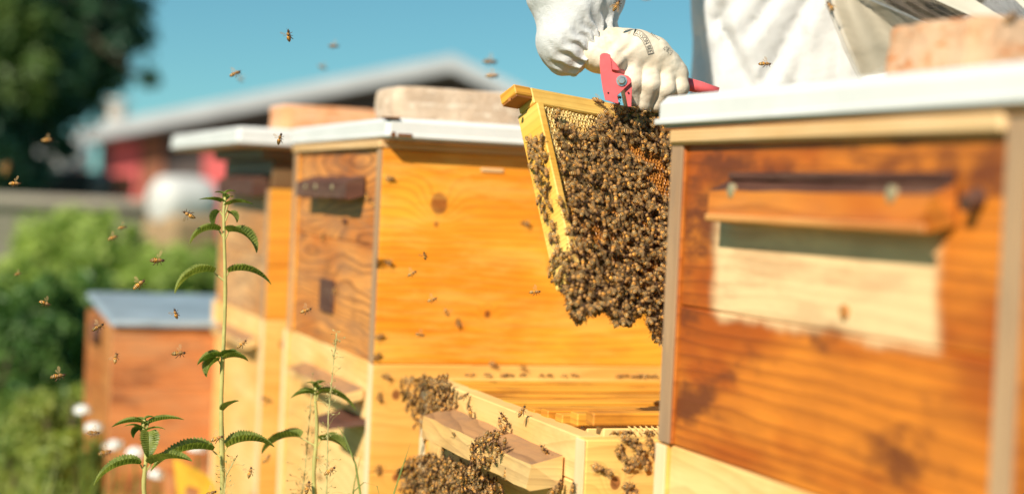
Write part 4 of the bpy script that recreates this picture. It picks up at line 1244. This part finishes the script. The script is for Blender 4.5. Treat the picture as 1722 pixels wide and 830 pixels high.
# printing on the glove
def stick(name, polys2d, mat, mapf, target):
    """project flat shapes (lists of px points) onto the target surface, 0.35 mm proud"""
    me = target.data
    bvh = BVHTree.FromPolygons([tuple(v.co) for v in me.vertices], [tuple(p.vertices) for p in me.polygons])
    m = MB(); off = np.array(per.location)
    for vs, fs in polys2d:
        out = []
        for (u, v) in vs:
            px, py = mapf(u, v)
            o_ = at(px, py, 1.6) - off; d_ = ray(px, py); d_ = d_ / np.linalg.norm(d_)
            hit = bvh.ray_cast(Vector(o_), Vector(d_))
            p = np.array(hit[0]) if hit[0] is not None else o_ + d_ * .36
            out.append(p - d_ * .00045)
        m.add(out, fs)
    ob = build(name, m, mat, None, fix=False); ob.parent = target
    return ob
def curve_map(path, half):
    pts = np.array(path, float); seg = np.linalg.norm(np.diff(pts, axis=0), axis=1); cum = np.concatenate([[0], np.cumsum(seg)]); cum /= cum[-1]
    def f(u, v):
        u = min(max(u, 0), 1); x = np.interp(u, cum, pts[:, 0]); y = np.interp(u, cum, pts[:, 1])
        x2, y2 = np.interp(min(1, u + .05), cum, pts[:, 0]), np.interp(min(1, u + .05), cum, pts[:, 1]); x1, y1 = np.interp(max(0, u - .05), cum, pts[:, 0]), np.interp(max(0, u - .05), cum, pts[:, 1])
        tx, ty = x2 - x1, y2 - y1; l = math.hypot(tx, ty); return x - ty / l * v * half, y + tx / l * v * half
    return f
def text_polys(s):
    cu = bpy.data.curves.new('t', 'FONT'); cu.body = s; cu.size = 1; cu.resolution_u = 2
    ob = bpy.data.objects.new('t', cu); COL.objects.link(ob)
    dg = bpy.context.evaluated_depsgraph_get(); me = bpy.data.meshes.new_from_object(ob.evaluated_get(dg))
    vs = np.array([v.co[:2] for v in me.vertices]); fs = [tuple(p.vertices) for p in me.polygons]
    bpy.data.objects.remove(ob)
    lo, hi = vs.min(0), vs.max(0)
    return (vs - lo) / (hi - lo), fs
mp = curve_map([(1066, 54), (1076, 57), (1084, 65), (1090, 76), (1093, 84), (1095, 91)], 5.4)
def bar(u0, u1, v0, v1, n=14):
    vs = [(u0 + (u1 - u0) * i / n, v) for i in range(n + 1) for v in (v0, v1)]
    return vs, [(2 * i, 2 * i + 1, 2 * i + 3, 2 * i + 2) for i in range(n)]
tv, tf = text_polys("ANSON BEE")
pl = [bar(0, 1, -1, -.84), bar(0, 1, .84, 1), bar(0, .025, -1, 1, 2), bar(.975, 1, -1, 1, 2)]
pl.append(([(.05 + .9 * a, .68 - 1.36 * b) for a, b in tv], tf))
stick('print', pl, M_INK, mp, glv)
mp2 = curve_map([(1094, 56), (1103, 62), (1110, 69)], 2.6)
stick('print', [bar(.05 + .13 * k, .11 + .13 * k, -.8 + .3 * (k % 2), .5, 2) for k in range(7)], M_INKF, mp2, glv)
mp3 = curve_map([(1116, 80), (1123, 85), (1130, 91)], 5.5)
stick('print', [bar(.04 + .12 * k, .12 + .12 * k, -.9 + .5 * j + .1 * (k % 3), -.6 + .5 * j + .12 * (k % 2), 2) for k in range(8) for j in range(3) if (k * 3 + j) % 4], M_INKF, mp3, glv)

# ---------------------------------------------------------------- red frame gripper
gr = empty('frame_gripper', tuple(at(1040, 178, 1.93)), 0, 'red steel frame gripper clamped on the top bar of the lifted frame', 'gripper')
DG = 1.915
def gmap(dz):
    def f(x, y, z): return tuple(at(870 + x / 4.37, y / 4.37, DG + dz + (.0 if y > 560 else 0) + z))
    return f
def plate(name, poly, dz, th, mat=M_RED):
    m = MB(); m.prism(poly, 0, th, gmap(dz)); o = build(name, m, mat, gr, world=True)
    bv = o.modifiers.new('edge', 'BEVEL'); bv.width = .0006; bv.segments = 2; bv.limit_method = 'ANGLE'; return o
lj = plate('jaw', [(606, 410), (614, 396), (635, 389), (662, 392), (684, 404), (692, 470), (697, 528), (722, 538), (760, 543), (805, 556), (832, 585), (838, 606), (800, 640), (735, 702), (746, 762), (716, 757), (680, 745), (645, 735), (628, 660), (614, 570), (605, 480)], 0, .004)
plate('jaw', [(776, 560), (812, 556), (836, 582), (843, 640), (841, 700), (838, 786), (812, 784), (800, 720), (786, 660), (782, 610)], .0045, .004)
plate('lever', [(684, 420), (700, 436), (748, 512), (742, 520), (696, 512)], .0015, .012)
m = MB(); B0 = np.array(at(870 + 766 / 4.37, 594 / 4.37, DG)); m.tube([B0 + FW * .002, B0 - FW * .003, B0 - FW * .0042], [.0048, .0048, .0034], 6)
m.tube([B0 + FW * .001, B0 - FW * .0012], .0062, 16); build('bolt', m, plain('zinc bolt', (.62, .62, .60), .3, .2, 400, Metallic=.8), gr, world=True)
for (x, y) in ((668, 683), (805, 660)):
    m = MB(); b = np.array(at(870 + x / 4.37, y / 4.37, DG)); m.tube([b + FW * .001, b - FW * .0006], .0011, 8); build('rivet', m, M_DARK, gr, world=True)
m = MB(); m.tube([at(1018, 100, 1.925), at(1035, 118, 1.955), at(1080, 135, 1.985), at(1150, 140, 2.0), at(1178, 147, 2.0), at(1208, 154, 2.0)], [.004, .007, .0075, .0080, .0072, .005], 12)
build('handle', m, M_RED, gr, world=True, smooth=True)
# ---------------------------------------------------------------- bees
def bee_mat():
    t = NT('bee body')
    a = t.n('ShaderNodeAttribute', attribute_name='bid').outputs['Fac']
    A = (.80, .36, .06); Bk = (.018, .008, .004); T = (.30, .155, .05); Hd = (.06, .03, .015); Sv = (.82, .52, .20)
    st = [(0.0, Bk), (.06, A), (.085, Bk), (.14, Sv), (.165, Bk), (.235, Sv), (.262, Bk), (.325, A), (.365, Bk), (.405, A), (.47, Bk), (.53, T), (.70, Hd), (.80, (.07, .035, .015)), (.9, (.085, .04, .015))]
    c = t.ramp(a, st, const=True)
    ri = t.n('ShaderNodeNewGeometry').outputs['Random Per Island']
    oi = t.n('ShaderNodeObjectInfo').outputs['Random']
    v = t.math('ADD', .75, t.math('MULTIPLY', t.math('FRACT', t.math('ADD', t.math('MULTIPLY', ri, 1.0), oi)), .8))
    c = t.mix(1.0, c, t.xyz(v, v, v), 'MULTIPLY')
    return t.fin(c, .55, **{'Specular IOR Level': .25})
M_BEE = bee_mat()
def wing_mat():
    t = NT('bee wing')
    return t.fin((.42, .27, .13), .5, Alpha=.2, **{'Specular IOR Level': .12})
M_WING = wing_mat()
def bee_body():
    m = MB()
    prof = [(-.0079, 0.0001), (-.0073, .0008), (-.0062, .0016), (-.0048, .00215), (-.0032, .0024), (-.0018, .0022), (-.0007, .0014), (-.0001, .0008), (.0006, .0017), (.0018, .0021), (.0030, .0018), (.0037, .0008), (.0042, .0013), (.0051, .00155), (.0059, .0010), (.0063, .0001)]
    n = 10; rows = []
    dense = []
    xs_ = np.linspace(prof[0][0], prof[-1][0], 34)
    px_, pr_ = np.array([p[0] for p in prof]), np.array([p[1] for p in prof])
    vs = []; at_ = []; fs = []
    for x in xs_:
        r = np.interp(x, px_, pr_)
        zoff = -.0006 * max(0, (-x - .002) / .006) - (.0005 if x > .0038 else 0)
        for k in range(n):
            q = 2 * math.pi * k / n
            vs.append((x, r * math.cos(q) * (1.15 if x > .0038 else 1.0), r * math.sin(q) * .9 + zoff))
            at_.append(min(.699, max(0, (x + .0079) / .0085 * .53)) if x < .0006 else (.6 if x < .0038 else .75))
    for i in range(len(xs_) - 1):
        for k in range(n): fs.append((i * n + k, i * n + (k + 1) % n, (i + 1) * n + (k + 1) % n, (i + 1) * n + k))
    m.v += vs; m.a += at_; m.f += fs; m.m += [0] * len(fs)
    m.cur = .85
    for s in (1, -1):
        for (x0, x1, x2, o, L) in ((.0026, .0042, .0052, .003, 0), (.0016, .0016, .0008, .0036, 1), (.0008, -.0012, -.0036, .0034, 2)):
            r0 = .00028 + .00014 * (L == 2)
            m.tube([(x0, s * .0012, -.0012), (x1, s * o, -.0012), ((x1 + x2) / 2, s * (o + .0007), -.0024), (x2, s * (o + .0004), -.0031)], [r0 * 1.2, r0 * 1.3, r0, r0 * .5], 4)
        m.tube([(.0058, s * .0005, -.0002), (.0068, s * .0011, .0004), (.0082, s * .0018, -.0002)], [.00014, .00013, .0001], 3)
    return m
def wing_mesh(side, flying):
    m = MB()
    out = [(0, 0), (.0012, .0009), (.0040, .0022), (.0070, .0026), (.0088, .0016), (.0084, .0002), (.006, -.0006), (.003, -.0005)]
    hin = [(0, -.0002), (.0025, -.0008), (.0050, -.0012), (.0060, -.0022), (.0045, -.0030), (.0018, -.0020)]
    for pi, poly in enumerate((out, hin)):
        vs = []
        for (l, w) in poly:
            if flying:
                ax = np.array([-.25, side * .93, .30]); bx = np.array([.95, side * .2, .1])
            else:
                ax = np.array([-.93, side * .34, .06]); bx = np.array([.28, side * .93, .05])
            p = np.array([.0014, side * .0009, .0019]) + ax * l + bx * (w if not flying else w) * (1 if True else 1)
            p[2] += -.00025 * pi - .05 * abs(w)
            vs.append(p)
        n = len(vs)
        th = np.array([0, 0, .00004])
        m.add([v - th for v in vs] + [v + th for v in vs], [tuple(range(n)), tuple(range(2 * n - 1, n - 1, -1))] + [(i, i + n, (i + 1) % n + n, (i + 1) % n) for i in range(n)], 0)
    return m
_b = bee_body()
def mk(name, mb, mat, smooth=False):
    me = bpy.data.meshes.new(name); me.from_pydata([tuple(p) for p in mb.v], [], mb.f); me.materials.append(mat)
    a = me.attributes.new('bid', 'FLOAT', 'POINT'); a.data.foreach_set('value', mb.a)
    if smooth: me.polygons.foreach_set('use_smooth', [True] * len(mb.f))
    me.update(); return me
ME_BEE = mk('bee_body', _b, M_BEE, True)
_wr = {(s, f): wing_mesh(s, f) for s in (1, -1) for f in (0, 1)}
ME_W = {k: mk('bee_wing', v, M_WING) for k, v in _wr.items()}

def bmat(pos, fwd, up, sc):
    f = np.array(fwd, float); f /= np.linalg.norm(f)
    u = np.array(up, float) - f * np.dot(up, f); u /= np.linalg.norm(u) + 1e-9
    l = np.cross(u, f)
    M = Matrix(((f[0] * sc, l[0] * sc, u[0] * sc, pos[0]), (f[1] * sc, l[1] * sc, u[1] * sc, pos[1]), (f[2] * sc, l[2] * sc, u[2] * sc, pos[2]), (0, 0, 0, 1)))
    return M
NB = [0]
def bee(pos, fwd, up, sc, label, group, flying=0):
    flying = flying if flying else 0
    o = bpy.data.objects.new('bee', ME_BEE); COL.objects.link(o)
    o.matrix_world = bmat(pos, fwd, up, sc)
    tag(o, label, 'bee', group)
    for s in (1, -1):
        w = bpy.data.objects.new('wing', ME_W[(s, flying)]); COL.objects.link(w); w.parent = o
    NB[0] += 1
    return o
mass = []     # matrices of the bees nobody could count
def inpoly(x, y, P):
    c = False; j = len(P) - 1
    for i in range(len(P)):
        if (P[i][1] > y) != (P[j][1] > y) and x < (P[j][0] - P[i][0]) * (y - P[i][1]) / (P[j][1] - P[i][1]) + P[i][0]: c = not c
        j = i
    return c
def scatter(poly, o, n, mind, count, seed, lift=.0, jit=0.0, tries=30):
    r = np.random.RandomState(seed); out = []
    x0, x1 = min(p[0] for p in poly), max(p[0] for p in poly); y0, y1 = min(p[1] for p in poly), max(p[1] for p in poly)
    for _ in range(count * tries):
        x, y = x0 + (x1 - x0) * r.rand(), y0 + (y1 - y0) * r.rand()
        if not inpoly(x, y, poly): continue
        p = on(x, y, o, n) + np.array(n) * (lift + jit * r.rand())
        if all(((p - q) ** 2).sum() > mind * mind for q in out): out.append(p)
        if len(out) >= count: break
    return out
def rdir(n, r, bias=None, tilt=.25):
    v = r.normal(size=3)
    if bias is not None: v = v * .6 + np.array(bias)
    n = np.array(n); v = v - n * v.dot(n); v /= np.linalg.norm(v)
    return v + n * r.normal() * tilt

NF = -FB                                   # outward normal of the comb side we see
cf = fpt(.05, .05, .004)
POLY_CROWD = [(932, 205), (945, 212), (960, 218), (985, 236), (1000, 215), (1012, 195), (1035, 190), (1055, 186), (1085, 180), (1140, 195), (1150, 240), (1150, 300), (1150, 560), (1128, 480), (1100, 480), (962, 478), (945, 440), (962, 400), (955, 330), (942, 270)]
HOLES = [(1078, 258, 13), (1103, 262, 15), (1090, 296, 8), (1112, 305, 18), (1098, 330, 8), (1112, 280, 13), (1030, 400, 11), (1055, 405, 9), (1002, 390, 8)]
def inhole(p):
    v = p - CAM; z = v @ FW; x = 861 + FPX * (v @ RT) / z; y = 415 - FPX * (v @ UP) / z
    return any(((x - a) ** 2 + (y - b) ** 2) < c * c for a, b, c in HOLES)
rb = np.random.RandomState(77)
base = [p for p in scatter(POLY_CROWD, cf, NF, .0086, 560, 5, .0025, .0015, 20) if not inhole(p)]
for p in base: mass.append(bmat(p, rdir(NF, rb, None, .25), NF + rb.normal(size=3) * .25, 1.08 + .15 * rb.rand()))
topl = [p for p in scatter(POLY_CROWD, cf, NF, .0128, 120, 6, .0062, .0025, 40) if not inhole(p)]
GF = 'bees crowding the lifted frame'
for p in topl:
    v = p - CAM; z = v @ FW; y = 415 - FPX * (v @ UP) / z; x = 861 + FPX * (v @ RT) / z
    lb = 'honeybee crowding the lifted comb, %s, %s' % ('high up' if y < 290 else 'at half height' if y < 390 else 'low down', 'near the yellow end bar' if x < 1000 else 'midway' if x < 1065 else 'close to the nearest hive')
    if rb.rand() > .48 and x < 1130: mass.append(bmat(p, rdir(NF, rb, None, .3), NF + rb.normal(size=3) * .45, 1.12 + .15 * rb.rand())); continue
    if x > 1130: mass.append(bmat(p, rdir(NF, rb, None, .3), NF + rb.normal(size=3) * .45, 1.05)); continue
    bee(p, rdir(NF, rb, None, .3), NF + rb.normal(size=3) * .45, 1.12 + .15 * rb.rand(), lb, GF)
# fringe bees on the open yellow cells and the top bar
for (x, y, a, lb) in ((1003, 172, -20, 'honeybee on the open yellow cells just below the top bar, left of the gripper'), (1030, 181, 30, 'honeybee between the two lowest jaw tips on the yellow cells'),
                      (1031, 168, 10, 'honeybee right at the foot of the broad red jaw'), (1064, 180, 60, 'honeybee at the foot of the narrow red jaw'),
                      (1078, 186, 120, 'honeybee pressed against the top bar right of the narrow jaw'), (1006, 206, 200, 'honeybee on pale cells at the upper edge of the crowd'),
                      (933, 196, 250, 'topmost honeybee beside the inner edge of the yellow end bar'), (990, 228, 100, 'honeybee standing alone on pale cells above the crowd')):
    p = on(x, y, cf, NF) + NF * .0045; q = math.radians(a)
    bee(p, RT * math.cos(q) + UP * math.sin(q), NF, 1.08, lb, GF)
# on the outer face and edge of the left end bar
NE = -FH; oe = fpt(0, 0, 0)
for poly, cnt, sd in (([(893, 235), (918, 225), (921, 262), (925, 320), (912, 330), (892, 262)], 17, 1), ([(908, 330), (925, 325), (940, 400), (934, 420), (915, 350)], 8, 2),
                      ([(930, 425), (948, 420), (962, 470), (945, 480), (928, 455)], 14, 3)):
    for p in scatter(poly, oe, NE, .0085, cnt, sd, .003, .004, 60):
        bee(p, rdir(NE, rb, -UP, .3), NE + rb.normal(size=3) * .4, 1.05, 'honeybee clinging to the outer face of the yellow end bar' + (' near its top' if sd == 1 else ' at half height' if sd == 2 else ' near its foot'), GF)
ncn = fpt(0, -.0, -.001)
for p in scatter([(925, 240), (936, 240), (960, 340), (985, 470), (968, 472), (945, 380)], ncn, NF, .015, 7, 4, .003, 0, 60):
    bee(p, rdir(NF, rb, -UP), NF, 1.05, 'honeybee walking on the front edge of the yellow end bar', GF)
# cluster hanging below the bottom bar
PC = [(948, 484), (962, 478), (1090, 486), (1150, 480), (1150, 570), (1112, 575), (1096, 562), (1088, 524), (1068, 530), (1052, 543), (1035, 541), (1015, 520), (998, 524), (965, 540), (956, 512)]
for lay, (cnt, md, ind) in enumerate(((150, .0070, 0), (120, .0075, 0), (100, .0080, 0), (60, .0108, 1))):
    off = (.022, .012, .003, -.004)[lay]
    for p in scatter(PC, fpt(.05, .2, off), NF, md, cnt, 20 + lay, 0, .004, 30):
        d = rdir(NF, rb, -FD * .8, .5)
        if ind and rb.rand() < .6: bee(p, d, NF + rb.normal(size=3) * .6, 1.18, 'honeybee in the cluster hanging below the bottom bar of the frame', 'bees hanging under the frame')
        else: mass.append(bmat(p, d, NF + rb.normal(size=3) * .7, 1.12))
# bees on the open hive
NX = np.array([-1., 0, 0]); NY = np.array([0, -1., 0]); NZ = np.array([0, 0, 1.])
GO = 'bees on the open hive'
def pile(poly, o, n, layers, lb, grp=GO, bias=None, seed=0):
    for li, (cnt, md, lift, ind) in enumerate(layers):
        for p in scatter(poly, o, n, md, cnt, seed + li * 7 + 100, lift, .002, 40):
            d = rdir(n, rb, bias, .35)
            if ind and rb.rand() < (.55 if cnt > 20 else .75): bee(p, d, np.array(n) + rb.normal(size=3) * .4, 1.05, lb, grp)
            else: mass.append(bmat(p, d, np.array(n) + rb.normal(size=3) * .5, 1.0))
ofr = (.022, 0, 0)
pile([(683, 640), (705, 634), (752, 640), (760, 655), (768, 672), (760, 690), (738, 690), (722, 700), (726, 716), (712, 720), (698, 700), (685, 665)], ofr, NX, [(60, .0075, .002, 0), (34, .0108, .008, 1)], 'honeybee in the pile on the far top corner of the open hive', seed=1)
pile([(715, 632), (760, 636), (768, 650), (735, 655), (712, 645)], (.022, 0, ZB), NX, [(16, .009, .006, 1)], 'honeybee on the rim above the far corner of the open hive', seed=2)
pile([(700, 780), (722, 765), (745, 768), (770, 770), (800, 785), (835, 800), (865, 835), (695, 840), (690, 800)], (.012, 0, 0), NX, [(110, .0075, .004, 0), (90, .008, .012, 0), (66, .0112, .019, 1)], 'honeybee in the big clump hanging under the hood of the open hive', seed=3)
pile([(803, 745), (838, 725), (856, 728), (858, 745), (845, 770), (830, 775), (815, 800), (800, 790)], (-.010, 0, 0), NX, [(16, .0085, .003, 0), (16, .0100, .007, 1)], 'honeybee in the group climbing over the hood of the open hive', seed=4)
pile([(846, 700), (854, 700), (854, 730), (846, 730)], (.02, 0, 0), NX, [(4, .011, .003, 1)], 'honeybee in the short file above the hood of the open hive', bias=UP, seed=5)
pile([(914, 742), (924, 748), (938, 775), (934, 808), (945, 822), (935, 826), (925, 800), (920, 765)], (.02, 0, 0), NX, [(9, .0095, .003, 1)], 'honeybee in the file walking down the front near the corner of the open hive', bias=UP, seed=6)
for (x, y, a, pl_, lb) in ((720, 735, 80, -.0, 'honeybee alone on pale wood left under the hood'), (775, 733, -30, -.004, 'honeybee resting on the weathered hood of the open hive'),
                         (768, 752, 80, .0, 'honeybee walking up just above the big clump'), (750, 752, 85, 0, 'smaller honeybee next to the one walking up above the clump'), (785, 665, 30, .022, 'upper of two honeybees on the pale front below the rim'),
                         (795, 690, 100, .022, 'lower of two honeybees on the pale front below the rim'), (883, 690, 60, .022, 'single honeybee on the bare rim board at the middle'),
                         (888, 795, 70, .0, 'honeybee on the side of the hood end'), (856, 795, 90, -.006, 'honeybee on pale wood below the hood, right of the clump'), (780, 800, 90, -.006, 'pale honeybee under the hood edge'),
                         (686, 800, 20, 0, 'dark honeybee hanging out left of the big clump'), (968, 820, 80, .022, 'honeybee low by the near corner post'), (946, 815, 75, .022, 'honeybee lowest in the file near the corner')):
    q = math.radians(a); n = NX
    p = on(x, y, (pl_, 0, 0), n) + n * .004
    bee(p, RT * math.cos(q) + UP * math.sin(q), n, 1.1, lb, GO)
osd = (0, -.745, 0)
for (x, y, a) in ((1050, 735, -30), (1062, 740, 20), (1045, 765, 120), (1058, 775, 200), (1070, 770, 90), (1078, 765, 60), (1086, 780, 80), (1095, 755, 90), (1056, 785, 10), (1068, 750, 150), (1040, 755, 70), (1090, 740, 100)):
    q = math.radians(a); p = on(x, y, osd, NY) + NY * .004
    bee(p, RT * math.cos(q) + UP * math.sin(q), NY, 1.05, 'honeybee in the loose ring on the near side wall of the open hive', GO)
for (x, y, a, lb) in ((1003, 785, -20, 'honeybee left of the ring on the near side wall, head up'), (1018, 792, 160, 'honeybee touching the one left of the ring on the near side wall'), (1055, 816, 5, 'honeybee low on the near side wall under the ring'), (1060, 828, 170, 'lowest honeybee on the near side wall')):
    q = math.radians(a); p = on(x, y, osd, NY) + NY * .004; bee(p, RT * math.cos(q) + UP * math.sin(q), NY, 1.05, lb, GO)
# along the rims and top bars
zo = (0, 0, ZB + .001)
for k, (x, y) in enumerate([(790, 645), (822, 643), (845, 644), (857, 641), (880, 645), (912, 640), (925, 646), (950, 640), (968, 642), (1040, 636), (1052, 632), (1062, 634), (1070, 630), (1082, 634), (1090, 636), (1098, 631), (1075, 639), (1102, 640)]):
    p = on(x, y, (0, -.17, 0), NY) + NZ * .002
    bee((p[0], -.172 + .006 * rb.rand(), ZB + .004), rdir(NZ, rb, None, .1), NZ, 1.05, 'honeybee in the row on the far rim of the open hive', GO)
for k, (x, y) in enumerate([(975, 712), (995, 714), (1010, 716), (1030, 712), (1045, 715), (1068, 712), (1085, 716), (1098, 710)]):
    p = on(x, y, (0, 0, ZB), NZ); bee((p[0], -.722 + .004 * rb.rand(), ZB + .004), rdir(NZ, rb, None, .1), NZ, 1.05, 'honeybee in the row on the near rim of the open hive', GO)
# bees on the central hive walls
GW = 'bees sitting on the hive walls'
for (x, y, a, pl_, lb) in (
    (655, 300, 0, 'S', 'honeybee at the top left corner of the yellow side wall'), (651, 440, 160, 'S', 'honeybee on the yellow side wall by the corner, at half height'),
    (638, 565, 20, 'S', 'upper of two honeybees low on the corner of the yellow hive'), (634, 598, 40, 'S', 'lower of two honeybees low on the corner of the yellow hive'),
    (882, 375, 170, 'S', 'blurred honeybee on the yellow side wall left of the frame'), (770, 542, 100, 'S', 'blurred honeybee low on the yellow side wall, upright'),
    (829, 612, -30, 'S', 'blurred honeybee on the seam below the yellow side wall'), (636, 788, 80, 'L', 'honeybee on the pale box just right of the white corner post'),
    (638, 666, 90, 'L', 'honeybee on the pale box below the corner of the yellow box'), (648, 632, 170, 'L', 'blurred honeybee on the pale box right under the seam'),
    (630, 342, 120, 'F', 'honeybee on the front of the yellow hive right of the dark hood'), (620, 330, 100, 'F', 'honeybee closest to the dark hood end of the yellow hive'),
    (545, 398, 90, 'F', 'honeybee on the front under the dark hood of the yellow hive'), (566, 487, 80, 'F', 'honeybee next to the dark entrance plate')):
    q = math.radians(a)
    if pl_ == 'S': p, n = on(x, y, (0, 0, 0), NY) + NY * .003, NY
    elif pl_ == 'L': p, n = on(x, y, (0, 0, 0), NY) + NY * .003, NY
    else: p, n = on(x, y, (0, 0, 0), NX) + NX * .003, NX
    bee(p, RT * math.cos(q) + UP * math.sin(q), n, 1.0, lb, GW)
for k, (x, y) in enumerate([(528, 722), (532, 745), (538, 770), (540, 800), (520, 760)]):
    p = on(x, y, (0, 0, 0), NX) + NX * .004; bee(p, rdir(NX, rb, UP), NX, 1.1, 'honeybee in the blurred group at the entrance behind the nettle', GW)
# flying bees: px, py, depth, heading angle in the picture, towards the viewer, size, label
GFly = 'bees in flight'
FLY = [
 (485, 60, 2.0, 90, -.8, 1.1, 'flying bee seen head on against the sky, highest over the second hive'),
 (562, 77, 2.6, 0, 0, 1.1, 'small blurred bee in the sky right of the highest one'),
 (543, 113, 3.0, -20, .2, 1.1, 'faint blurred bee in the sky above the red orange brick'),
 (396, 123, 2.15, 30, .5, 1.1, 'small bee in the sky above the left end of the white roof'),
 (405, 133, 2.9, -40, 0, .9, 'faint speck of a bee just under the one above the left roof end'),
 (825, 103, 1.55, 0, .1, .9, 'upper of two blurred bees side by side above the pale stone'),
 (828, 127, 1.62, 5, .1, .85, 'lower of two blurred bees side by side above the pale stone'),
 (80, 235, 1.65, 5, .1, .7, 'orange blurred bee against the dark tree'),
 (11, 281, 1.25, 80, .2, .8, 'large blurred bee cut by the left side of the picture against the tree'),
 (25, 308, 1.92, 0, -.2, 1.0, 'sharp bee against the dark trailer at far left'),
 (317, 361, 2.0, 150, -.3, 1.1, 'sharp bee before the round white bale'),
 (206, 382, 1.75, 10, 0, .65, 'blurred bee over the sunlit bush, upper of a pair'),
 (190, 399, 1.75, 20, 0, .75, 'blurred bee over the sunlit bush, lower of a pair'),
 (265, 437, 1.95, 0, -.3, 1.25, 'large sharp bee with spread wings left of the tall nettle'),
 (234, 477, 1.97, 40, .1, 1.15, 'sharp bee climbing steeply above the blue grey roof'),
 (30, 460, 1.75, 10, 0, .5, 'small bee over the dark hedge at far left'),
 (76, 509, 1.9, -20, .4, .9, 'bee with a bright wing over the dark hedge'),
 (165, 549, 1.95, 30, .1, 1.05, 'sharp bee before the dark entrance disc of the small hive'),
 (295, 527, 1.97, 100, -.5, .9, 'sharp bee over the blue grey metal roof'),
 (194, 601, 1.85, 90, .6, .9, 'blurred bee seen from behind before the small brown hive'),
 (301, 593, 1.98, 5, .0, 1.15, 'sharp bee before the brown side of the small hive'),
 (98, 631, 1.9, 10, .1, 1.15, 'golden bee over the weeds left of the small hive'),
 (407, 577, 2.0, 40, .1, .95, 'bee flying right of the tall nettle before the second hive'),
 (158, 727, 1.8, 0, .1, .9, 'blurred golden bee beside the white flowers'),
 (177, 760, 1.75, 10, .2, .95, 'blurred golden bee below the white flowers'),
 (365, 736, 1.97, 20, .0, 1.1, 'dark striped bee at the big leaf of the tall nettle'),
 (420, 793, 2.0, 75, .0, .95, 'upright bee low between the tall nettle and the yellow hive'),
 (470, 233, 1.98, 70, -.4, 1.0, 'bee hovering at the white roof edge where two roofs meet'),
 (900, 490, 2.0, 5, .0, .95, 'bee flying before the yellow wall left of the hanging cluster'),
 (515, 521, 2.05, 20, .0, 1.0, 'bee flying before the front of the yellow hive under the entrance plate'),
 (714, 430, 2.1, 100, -.7, .8, 'small bee head on before the yellow side wall, higher of the loose trio'),
 (693, 459, 2.15, 30, .1, .9, 'small bee before the yellow side wall, leftmost of the loose trio'),
 (727, 503, 2.15, 20, .1, .9, 'small bee before the yellow side wall, lowest of the loose trio'),
 (707, 562, 2.3, -10, .3, .9, 'blurred bee before the lower part of the yellow side wall'),
 (752, 525, 2.35, -60, .1, .9, 'blurred brown bee before the yellow wall beside a small knot'),
 (1287, 107, 1.95, 0, .0, 1.0, 'bee in flight before the white suit'),
 (555, 790, 2.0, 35, .0, 1.1, 'bee flying at lower middle beside the nettle of the yellow hive'),
 (517, 818, 2.0, 75, .1, 1.1, 'bee climbing at the bottom edge under the yellow hive nettle'),
 (355, 828, 2.0, 20, .0, 1.0, 'bee at the bottom edge under the tall nettle'),
 (448, 770, 2.3, 50, .1, 1.0, 'blurred bee right of the upright one before the pale box'),
 (448, 672, 2.7, 160, .1, 1.3, 'blurred pale brown bee before the lower box of the second hive')]
for (x, y, d, a, tow, sc, lb) in FLY:
    q = math.radians(a); f = RT * math.cos(q) + UP * math.sin(q) + FW * tow
    up = UP * math.cos(q) - RT * math.sin(q) * .6 - FW * .55
    bee(at(x, y, d), f, up, sc * 1.05, lb, GFly, 1)
bee(at(1037, 9, 1.93), RT * .5 + UP * .8, -FW, 1.05, 'bee sitting on the white sleeve above the cuff', 'bees on the beekeeper')
bee(at(1396, 10, 2.19), -RT * .6 + UP * .8, -FW, 1.05, 'bee sitting on the edge of the veil', 'bees on the beekeeper')
bk = on(1698, 42, (0, -1.225, 0), NY); bee(bk + np.array([0, 0, .006]), RT * .7 + UP * .6, NZ, 1.15, 'blurred bee on the sandy orange brick near the veil', GW)
# the countless rest as one body of bees
def massmesh():
    parts = [(_b, 0)] + [(_wr[(s, 0)], 1) for s in (1, -1)]
    bv = np.concatenate([np.array(p.v, float) for p, _ in parts]); ba = np.concatenate([np.array(p.a, float) for p, _ in parts])
    bf = []; bm_ = []; o = 0
    for p, mi in parts:
        bf += [tuple(i + o for i in f) for f in p.f]; bm_ += [mi] * len(p.f); o += len(p.v)
    n = len(bv); V = []; Fs = []
    loops = np.concatenate([np.array(f) for f in bf]); lens = np.array([len(f) for f in bf])
    allV = []; allL = []
    for k, M in enumerate(mass):
        A = np.array(M); allV.append(bv @ A[:3, :3].T + A[:3, 3]); allL.append(loops + k * n)
    K_ = len(mass)
    me = bpy.data.meshes.new('bee_mass'); V = np.concatenate(allV); L = np.concatenate(allL); ln = np.tile(lens, K_)
    me.vertices.add(len(V)); me.vertices.foreach_set('co', V.ravel()); me.loops.add(len(L)); me.loops.foreach_set('vertex_index', L.astype(np.int32))
    me.polygons.add(len(ln)); st = np.concatenate([[0], np.cumsum(ln)[:-1]]); me.polygons.foreach_set('loop_start', st.astype(np.int32)); me.polygons.foreach_set('loop_total', ln.astype(np.int32))
    me.materials.append(M_BEE); me.materials.append(M_WING)
    me.polygons.foreach_set('material_index', np.tile(bm_, K_).astype(np.int32)); me.polygons.foreach_set('use_smooth', [True] * len(ln))
    a = me.attributes.new('bid', 'FLOAT', 'POINT'); a.data.foreach_set('value', np.tile(ba, K_).astype(np.float32))
    me.update(calc_edges=True); me.validate()
    o = bpy.data.objects.new('bee_crowd', me); COL.objects.link(o)
    tag(o, 'undercoat of the bee crowd on comb, cluster and open hive', 'bees', kind='stuff')
massmesh()
print('individual bees', NB[0], 'in the mass', len(mass))
